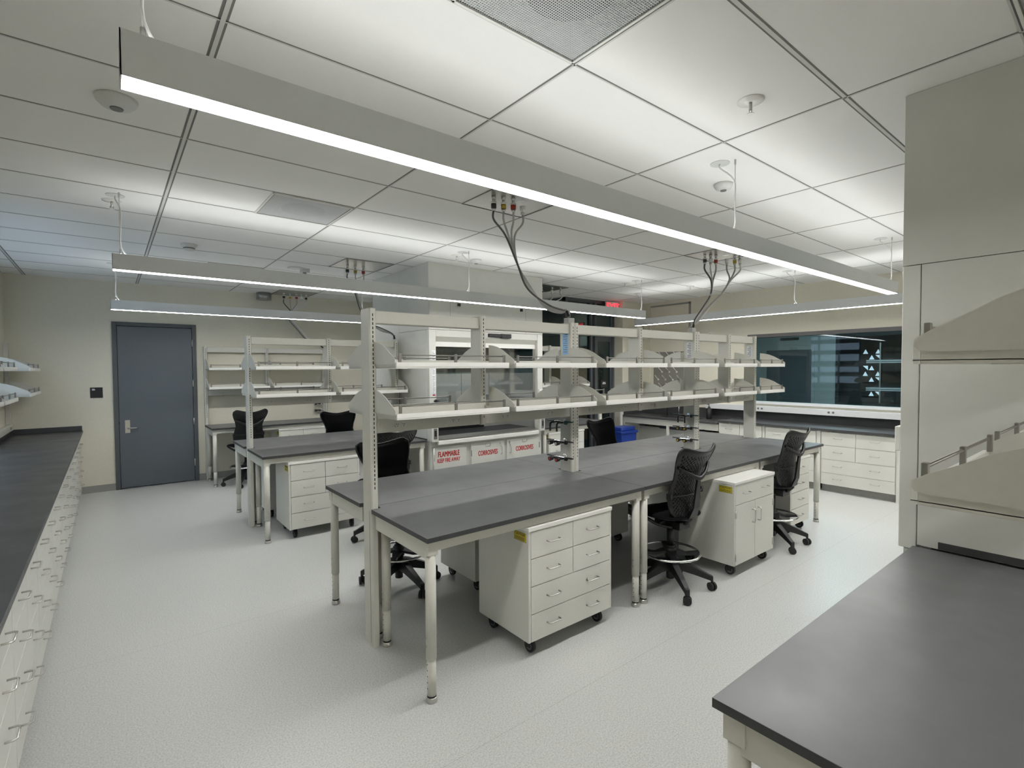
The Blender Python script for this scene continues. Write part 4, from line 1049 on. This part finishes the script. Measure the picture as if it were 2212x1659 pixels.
    for i, (a, b_, s_) in enumerate(doors):
        d_ = box('door', t, a, b_, -0.004, 0.0175, 0.115, 0.785, 'hood', 0.002)
        if i == 0:
            text('lettering', d_, 'FLAMMABLE', 0.092, (0.262, -0.0045, 0.690), 'red', sx=0.60, bold=0.0042, ext=0.0006)
            text('lettering', d_, 'KEEP FIRE AWAY', 0.072, (0.262, -0.0045, 0.612), 'red', sx=0.58, bold=0.003, ext=0.0006)
        else:
            cx = (a + b_) / 2 + (0.0 if i == 1 else 0.02)
            text('lettering', d_, 'CORROSIVES', 0.088, (cx - 0.0, -0.0045, 0.640), 'red', sx=0.59, bold=0.0042, ext=0.0006)
            cf = MB()
            for q in ((0, 0.08, 0, 0.004), (0, 0.08, 0.040, 0.044), (0, 0.004, 0, 0.044), (0.076, 0.08, 0, 0.044)):
                cf.box(cx - 0.04 + q[0], cx - 0.04 + q[1], -0.008, -0.004, 0.735 + q[2] - 0.01, 0.735 + q[3] - 0.01, 'chrome')
            cf.build('card_frame', d_)
            hx = b_ - 0.05 if i == 1 else a + 0.05
            MB().tube([(hx, -0.004, 0.60), (hx, -0.03, 0.605), (hx, -0.034, 0.62), (hx, -0.034, 0.69), (hx, -0.03, 0.705), (hx, -0.004, 0.71)], 0.005, 'chrome', 8).build('handle', d_)
            MB().cyl((hx - 0.01, -0.004, 0.745), (hx - 0.01, -0.010, 0.745), 0.013, 'chrome', 14).build('lock', d_)
        MB().cyl((a if i != 2 else b_, -0.008, 0.62), (a if i != 2 else b_, -0.008, 0.70), 0.005, 'sensordark', 8).build('hinge', d_)
    MB().cyl((0.047, -0.007, 0.12), (0.047, -0.007, 0.78), 0.004, 'chrome', 8).build('piano_hinge', t)
    # dark worktop edge strip that shows past the side
    if flip:
        box('end_strip', t, Wd + 0.0005, Wd + 0.006, 0.155, 0.60, 0.893, 0.925, 'edge')
        t.rotation_euler = (0, 0, PI); t.location = (xo + Wd, yo, 0)
    else: t.location = (xo, yo, 0)
    return t
hood(3.050, 5.450, False, 'tall fume hood with red FLAMMABLE and CORROSIVES lettering on its cabinets')
hood(3.032, 0.760, True, 'near fume hood seen from its blank side at the right edge')
o_ = struct(MB().box(3.05, 4.895, 6.252, 7.10, 0, ZC, 'hood').build('wall_chase'))
o_ = struct(MB().box(3.032, 4.877, -0.9, -0.042, 0, ZC, 'hood').build('wall_chase_near'))

# ------------------------------------------------------------------ chairs
def make_chair():
    """drafting chair facing +Y, centre column at the origin"""
    t = thing('drafting_chair', 'x', 'chair', (0, 0, 0))
    col = MB().cyl((0, 0, 0.075), (0, 0, 0.20), 0.031, 'black', 20).cyl((0, 0, 0.20), (0, 0, 0.34), 0.036, 'black', 20).cyl((0, 0, 0.34), (0, 0, 0.50), 0.027, 'black', 20)
    col.build('gas_column', t)
    for k in range(5):
        a = PI / 2 + 2 * PI * k / 5 + 0.05
        ca, sa = math.cos(a), math.sin(a)
        arm = MB()
        prof = [(0.02, 0.235, 0.150, 0.030), (0.10, 0.215, 0.140, 0.026), (0.20, 0.170, 0.112, 0.022), (0.30, 0.120, 0.080, 0.018), (0.322, 0.112, 0.060, 0.017)]
        b = len(arm.v)
        for (r, zt, zb, hw) in prof:
            for (dz, s) in ((zt, -1), (zt, 1), (zb, 1), (zb, -1)):
                arm.v.append((r * ca - s * hw * sa, r * sa + s * hw * ca, dz))
        n = len(prof)
        for i in range(n - 1):
            for q in range(4):
                q2 = (q + 1) % 4
                arm.face([b + i * 4 + q, b + (i + 1) * 4 + q, b + (i + 1) * 4 + q2, b + i * 4 + q2], 'shell')
        arm.face([b, b + 1, b + 2, b + 3], 'shell'); arm.face([b + (n - 1) * 4 + i for i in (3, 2, 1, 0)], 'shell')
        ao = arm.build('base_arm', t, 0.003)
        cx, cy = 0.315 * ca, 0.315 * sa
        w = MB(); th = a + 0.7 + k
        dx, dy = math.cos(th), math.sin(th)
        for s in (-1, 1):
            w.cyl((cx + s * 0.006 * dx, cy + s * 0.006 * dy, 0.031), (cx + s * 0.024 * dx, cy + s * 0.024 * dy, 0.031), 0.031, 'rubber', 20)
        w.cyl((cx, cy, 0.03), (cx, cy, 0.085), 0.009, 'black', 10)
        w.cyl((cx - 0.006 * dx, cy - 0.006 * dy, 0.031), (cx + 0.006 * dx, cy + 0.006 * dy, 0.031), 0.020, 'black', 12)
        w.build('caster', ao)
    # foot ring
    R = 0.225; zr = 0.285
    MB().tube([(R * math.cos(2 * PI * i / 48), R * math.sin(2 * PI * i / 48), zr) for i in range(48)], 0.0095, 'shine', 10, closed=True).build('foot_ring', t)
    sp = MB().cyl((0, 0, 0.255), (0, 0, 0.325), 0.045, 'black', 20)
    for k in range(4):
        a = PI / 4 + PI / 2 * k
        p = Vector((math.cos(a), math.sin(a), 0)); q = Vector((-math.sin(a), math.cos(a), 0))
        b = len(sp.v)
        for (r, hw, z_) in ((0.03, 0.045, 0.30), (0.12, 0.022, 0.275), (0.222, 0.030, 0.284)):
            for (s, dz) in ((-1, 0.008), (1, 0.008), (1, -0.012), (-1, -0.012)):
                v_ = p * r + q * hw * s; sp.v.append((v_.x, v_.y, z_ + dz))
        for i in range(2):
            for e in range(4):
                e2 = (e + 1) % 4
                sp.face([b + i * 4 + e, b + (i + 1) * 4 + e, b + (i + 1) * 4 + e2, b + i * 4 + e2], 'black')
        sp.face([b + 8 + i for i in (3, 2, 1, 0)], 'black')
    sp.build('ring_spoke', t)
    # mechanism
    m_ = MB().box(-0.07, 0.07, -0.13, 0.10, 0.495, 0.555, 'black').cyl((-0.16, 0.0, 0.545), (0.16, 0.0, 0.545), 0.018, 'black', 12)
    m_.tube([(0.15, 0.02, 0.535), (0.23, 0.03, 0.52), (0.245, 0.03, 0.515)], [0.006, 0.008, 0.012], 'black', 8)
    m_.build('tilt_mechanism', t, 0.006)
    # seat: rounded cushion grid
    nx, ny = 18, 20; s_ = MB(); b = 0
    def seatpt(u, v, top):
        # superellipse outline, u,v in -1..1
        hw = 0.245; hd = 0.225
        m = max(abs(u), abs(v)) or 1e-6
        L = (abs(u) ** 3.2 + abs(v) ** 3.2) ** (1 / 3.2)
        k = m / max(L, 1e-6)
        uu, vv = u * k, v * k
        x, y = uu * hw, 0.035 + vv * hd
        z = 0.635 - 0.016 * (1 - min(1, (abs(uu)) ** 2)) - 0.035 * max(0, vv - 0.45) ** 1.5 * 2.0
        e = max(abs(u), abs(v)) ** 8
        return (x * (1 - 0.03 * e), y, z - 0.026 * e) if top else (x * (0.90 if m > 0.99 else 0.9), y, 0.585 + 0.012 * e)
    for top in (True, False):
        b = len(s_.v)
        for j in range(ny + 1):
            for i in range(nx + 1): s_.v.append(seatpt(2 * i / nx - 1, 2 * j / ny - 1, top))
        for j in range(ny):
            for i in range(nx):
                q = [b + j * (nx + 1) + i, b + j * (nx + 1) + i + 1, b + (j + 1) * (nx + 1) + i + 1, b + (j + 1) * (nx + 1) + i]
                s_.face(q if top else q[::-1], 'mesh' if top else 'shell', True)
    n1 = (nx + 1) * (ny + 1)
    ring = [i for i in range(nx + 1)] + [(j) * (nx + 1) + nx for j in range(1, ny + 1)] + [ny * (nx + 1) + i for i in range(nx - 1, -1, -1)] + [j * (nx + 1) for j in range(ny - 1, 0, -1)]
    for i in range(len(ring)):
        a_, c_ = ring[i], ring[(i + 1) % len(ring)]
        s_.face([a_, a_ + n1, c_ + n1, c_], 'shell', True)
    s_.build('seat', t)
    for s in (-1, 1):
        MB().tube(smooth([(s * 0.222, 0.13, 0.600), (s * 0.222, 0.08, 0.585), (s * 0.16, 0.0, 0.535), (s * 0.06, -0.06, 0.505)], 5), [0.014] * 16, 'shell', 10).build('back_link', t)
    # backrest shell
    Z0, Z1 = 0.585, 1.135
    def hw(v):  # half width along height
        pts = [(0, 0.075), (0.05, 0.135), (0.12, 0.180), (0.22, 0.208), (0.33, 0.212), (0.48, 0.190), (0.60, 0.180), (0.72, 0.196), (0.84, 0.228), (0.92, 0.242), (0.97, 0.236), (1.0, 0.205)]
        for (a, x), (c_, y) in zip(pts[:-1], pts[1:]):
            if v <= c_: 
                k = (v - a) / (c_ - a); return x + (y - x) * k
        return pts[-1][1]
    def bp(u, v, off=0.0):
        w_ = hw(v)
        lobe = 0.045 * (max(0, v - 0.62) / 0.38) ** 2 * (abs(u) ** 1.6 * 1.0 - 0.35 * 1.0) * (1.0 if abs(u) < 0.85 else 1 - (abs(u) - 0.85) * 1.6)
        z = Z0 + (Z1 - Z0) * v + lobe
        yc = -0.205 - 0.035 * math.sin(PI * min(1, v * 1.1)) * 0 - 0.05 * v + 0.045 * math.cos(PI * (v - 0.40) * 1.3) - 0.03 * max(0, v - 0.75) * 2 + 0.06 * max(0, 0.22 - v) * 2.2
        y = yc + 0.060 * (u * u) * (0.45 + 0.55 * w_ / 0.25) + off
        return (u * w_, y, z)
    nu, nv = 57, 80
    sh = MB()
    for j in range(nv + 1):
        for i in range(nu + 1): sh.v.append(bp(2 * i / nu - 1, j / nv))
    for j in range(nv):
        for i in range(nu):
            u = 2 * (i + .5) / nu - 1; v = (j + .5) / nv
            edge = (1 - abs(u)) * hw(v) < 0.026 or v < 0.04 or v > 0.93
            if not edge:
                hole = (i % 2 == 0) and ((j + (i // 2) % 2 * 2) % 4 in (0, 1))
                if hole: continue
            q = [j * (nu + 1) + i, j * (nu + 1) + i + 1, (j + 1) * (nu + 1) + i + 1, (j + 1) * (nu + 1) + i]
            sh.face(q, 'shell', True)
    so = sh.build('backrest', t)
    sd = so.modifiers.new('solid', 'SOLIDIFY'); sd.thickness = 0.005; sd.offset = 0
    md = MB()
    n2u, n2v = 20, 28
    for j in range(n2v + 1):
        for i in range(n2u + 1):
            md.v.append(bp((2 * i / n2u - 1) * 0.965, 0.015 + 0.965 * j / n2v, 0.012))
    for j in range(n2v):
        for i in range(n2u):
            md.face([j * (n2u + 1) + i, j * (n2u + 1) + i + 1, (j + 1) * (n2u + 1) + i + 1, (j + 1) * (n2u + 1) + i], 'mesh', True)
    mo = md.build('back_fabric', t); sd = mo.modifiers.new('solid', 'SOLIDIFY'); sd.thickness = 0.006; sd.offset = 0
    # rim
    rim = [bp(-1, v / 30) for v in range(31)] + [bp(-1 + 2 * i / 20, 1) for i in range(1, 20)] + [bp(1, 1 - v / 30) for v in range(31)] + [bp(1 - 2 * i / 10, 0) for i in range(1, 10)]
    MB().tube(rim, 0.0085, 'shell', 8, closed=True).build('back_rim', t)
    # Y shaped spine and crossing arc
    arc = []
    for i in range(17):
        u = -0.97 + 1.94 * i / 16
        v = 0.60 + 0.17 * abs(u) ** 1.5
        p = Vector(bp(u, v)); arc.append(p + Vector((0, -0.012 - 0.036 * (1 - u * u), 0)))
    MB().tube(arc, [0.011 + 0.008 * (1 - abs(-1 + 2 * i / 16)) for i in range(17)], 'shell', 8).build('back_yoke', t)
    spn = MB(); pts = [(0.60, 0.050, 0.020), (0.50, 0.060, 0.026), (0.35, 0.062, 0.032), (0.18, 0.052, 0.042), (0.03, 0.022, 0.056)]
    b = 0
    for (v, off, w_) in pts:
        p = Vector(bp(0, v))
        for (sx, sy) in ((-1, 0), (1, 0), (0.8, 0.02), (-0.8, 0.02)):
            spn.v.append((w_ * sx, p.y - off + sy, p.z))
    for i in range(len(pts) - 1):
        for q in range(4):
            q2 = (q + 1) % 4
            spn.face([i * 4 + q, (i + 1) * 4 + q, (i + 1) * 4 + q2, i * 4 + q2], 'shell')
    spn.face([0, 1, 2, 3], 'shell'); spn.face([16 + i for i in (3, 2, 1, 0)], 'shell')
    p = Vector(bp(0, 0.03))
    spn.tube([(0, p.y - 0.01, p.z), (0, -0.13, 0.54)], 0.022, 'shell', 10)
    spn.build('back_spine', t, 0.004)
    # lumbar band with side grips
    lb = [Vector(bp(-1 + 2 * i / 14, 0.36)) + Vector((0, -0.020, 0)) for i in range(15)]
    l_ = MB().tube(lb, 0.006, 'shell', 8)
    for s in (-1, 1):
        q = Vector(bp(s, 0.36)); l_.box(q.x - 0.012, q.x + 0.012, q.y - 0.028, q.y + 0.012, q.z - 0.022, q.z + 0.022, 'black')
    l_.build('lumbar_band', t, 0.002)
    return t
ch = make_chair()
CH = [(3.48, 2.36, 0.0, 'black mesh-back drafting chair at the near row, between the two front cabinets'),
      (5.15, 2.32, 0.0, 'black mesh-back drafting chair at the right end of the near row'),
      (1.80, 3.745, PI + 0.08, 'black drafting chair behind the left end of the near row, facing the viewer'),
      (2.22, 4.92, 0.05, 'black drafting chair at the second row, mostly hidden behind the nearest black chair'),
      (2.53, 6.98, PI - 0.1, 'black drafting chair behind the second row, before the back wall cabinet'),
      (1.63, 8.62, 0.12, 'black drafting chair at the back wall bench nearest the grey door'),
      (4.51, 3.77, PI + 0.05, 'black drafting chair behind the near row, beside the blue bin')]
for i, (x, y, r, lb) in enumerate(CH):
    o_ = ch if i == 0 else copy_tree(ch)
    place(o_, (x, y, 0), r, lb, 'black drafting chairs')

# ------------------------------------------------------------------ camera, light, world
F = 1096.73439; yw, pt, ro = 0.671434345, 0.0301633597, -0.00575731325
f_ = Vector((math.sin(yw) * math.cos(pt), math.cos(yw) * math.cos(pt), -math.sin(pt)))
r_ = Vector((math.cos(yw), -math.sin(yw), 0)); u_ = r_.cross(f_)
rr = math.cos(ro) * r_ + math.sin(ro) * u_; uu = math.cos(ro) * u_ - math.sin(ro) * r_
cam = bpy.data.cameras.new('camera'); co = bpy.data.objects.new('camera', cam); C.objects.link(co)
co.matrix_world = Matrix(((rr.x, uu.x, -f_.x, 0), (rr.y, uu.y, -f_.y, 0), (rr.z, uu.z, -f_.z, 1.75), (0, 0, 0, 1)))
cam.sensor_fit = 'HORIZONTAL'; cam.sensor_width = 36; cam.lens = F / 2212 * 36; cam.clip_start = 0.05; cam.clip_end = 100
S.camera = co

wd = bpy.data.worlds.new('world'); S.world = wd; wd.use_nodes = True
wd.node_tree.nodes['Background'].inputs['Color'].default_value = (0.64, 0.80, 1.0, 1)
wd.node_tree.nodes['Background'].inputs['Strength'].default_value = 1.5
pl = bpy.data.lights.new('window_portal', 'AREA'); pl.shape = 'RECTANGLE'; pl.size = 1.74; pl.size_y = 3.02
pl.cycles.is_portal = True
po = bpy.data.objects.new('window_portal', pl); C.objects.link(po); po.location = (XL - 0.12, 7.11, 1.93); po.rotation_euler = (0, -PI / 2, 0)
# dim light of the next room's own ceiling lamp
nl = bpy.data.lights.new('next_room_lamp', 'AREA'); nl.size = 0.6; nl.energy = 55; nl.color = (0.85, 0.95, 1)
no = bpy.data.objects.new('next_room_lamp', nl); C.objects.link(no); no.location = (10.3, 3.5, 2.9)
nl = bpy.data.lights.new('hood_lamp', 'AREA'); nl.shape = 'RECTANGLE'; nl.size = 1.2; nl.size_y = 0.1; nl.energy = 5; nl.color = (1, 0.99, 0.95)
no = bpy.data.objects.new('hood_lamp', nl); C.objects.link(no); no.location = (3.97, 5.85, 1.98); nl.energy = 1.3
nl = bpy.data.lights.new('lobby_lamp', 'AREA'); nl.size = 0.4; nl.energy = 6; nl.color = (1, 0.93, 0.8)
no = bpy.data.objects.new('lobby_lamp', nl); C.objects.link(no); no.location = (7.2, 7.6, 2.98)

S.view_settings.view_transform = 'Standard'; S.view_settings.look = 'None'; S.view_settings.gamma = 1
S.view_settings.exposure = 1.02; S.view_settings.use_curve_mapping = False
S.cycles.use_denoising = True
S.cycles.use_adaptive_sampling = True; S.cycles.adaptive_threshold = 0.02
S.cycles.max_bounces = 8; S.cycles.diffuse_bounces = 4; S.cycles.glossy_bounces = 4; S.cycles.transparent_max_bounces = 8
S.cycles.caustics_reflective = False; S.cycles.caustics_refractive = False
S.cycles.sample_clamp_indirect = 6.0
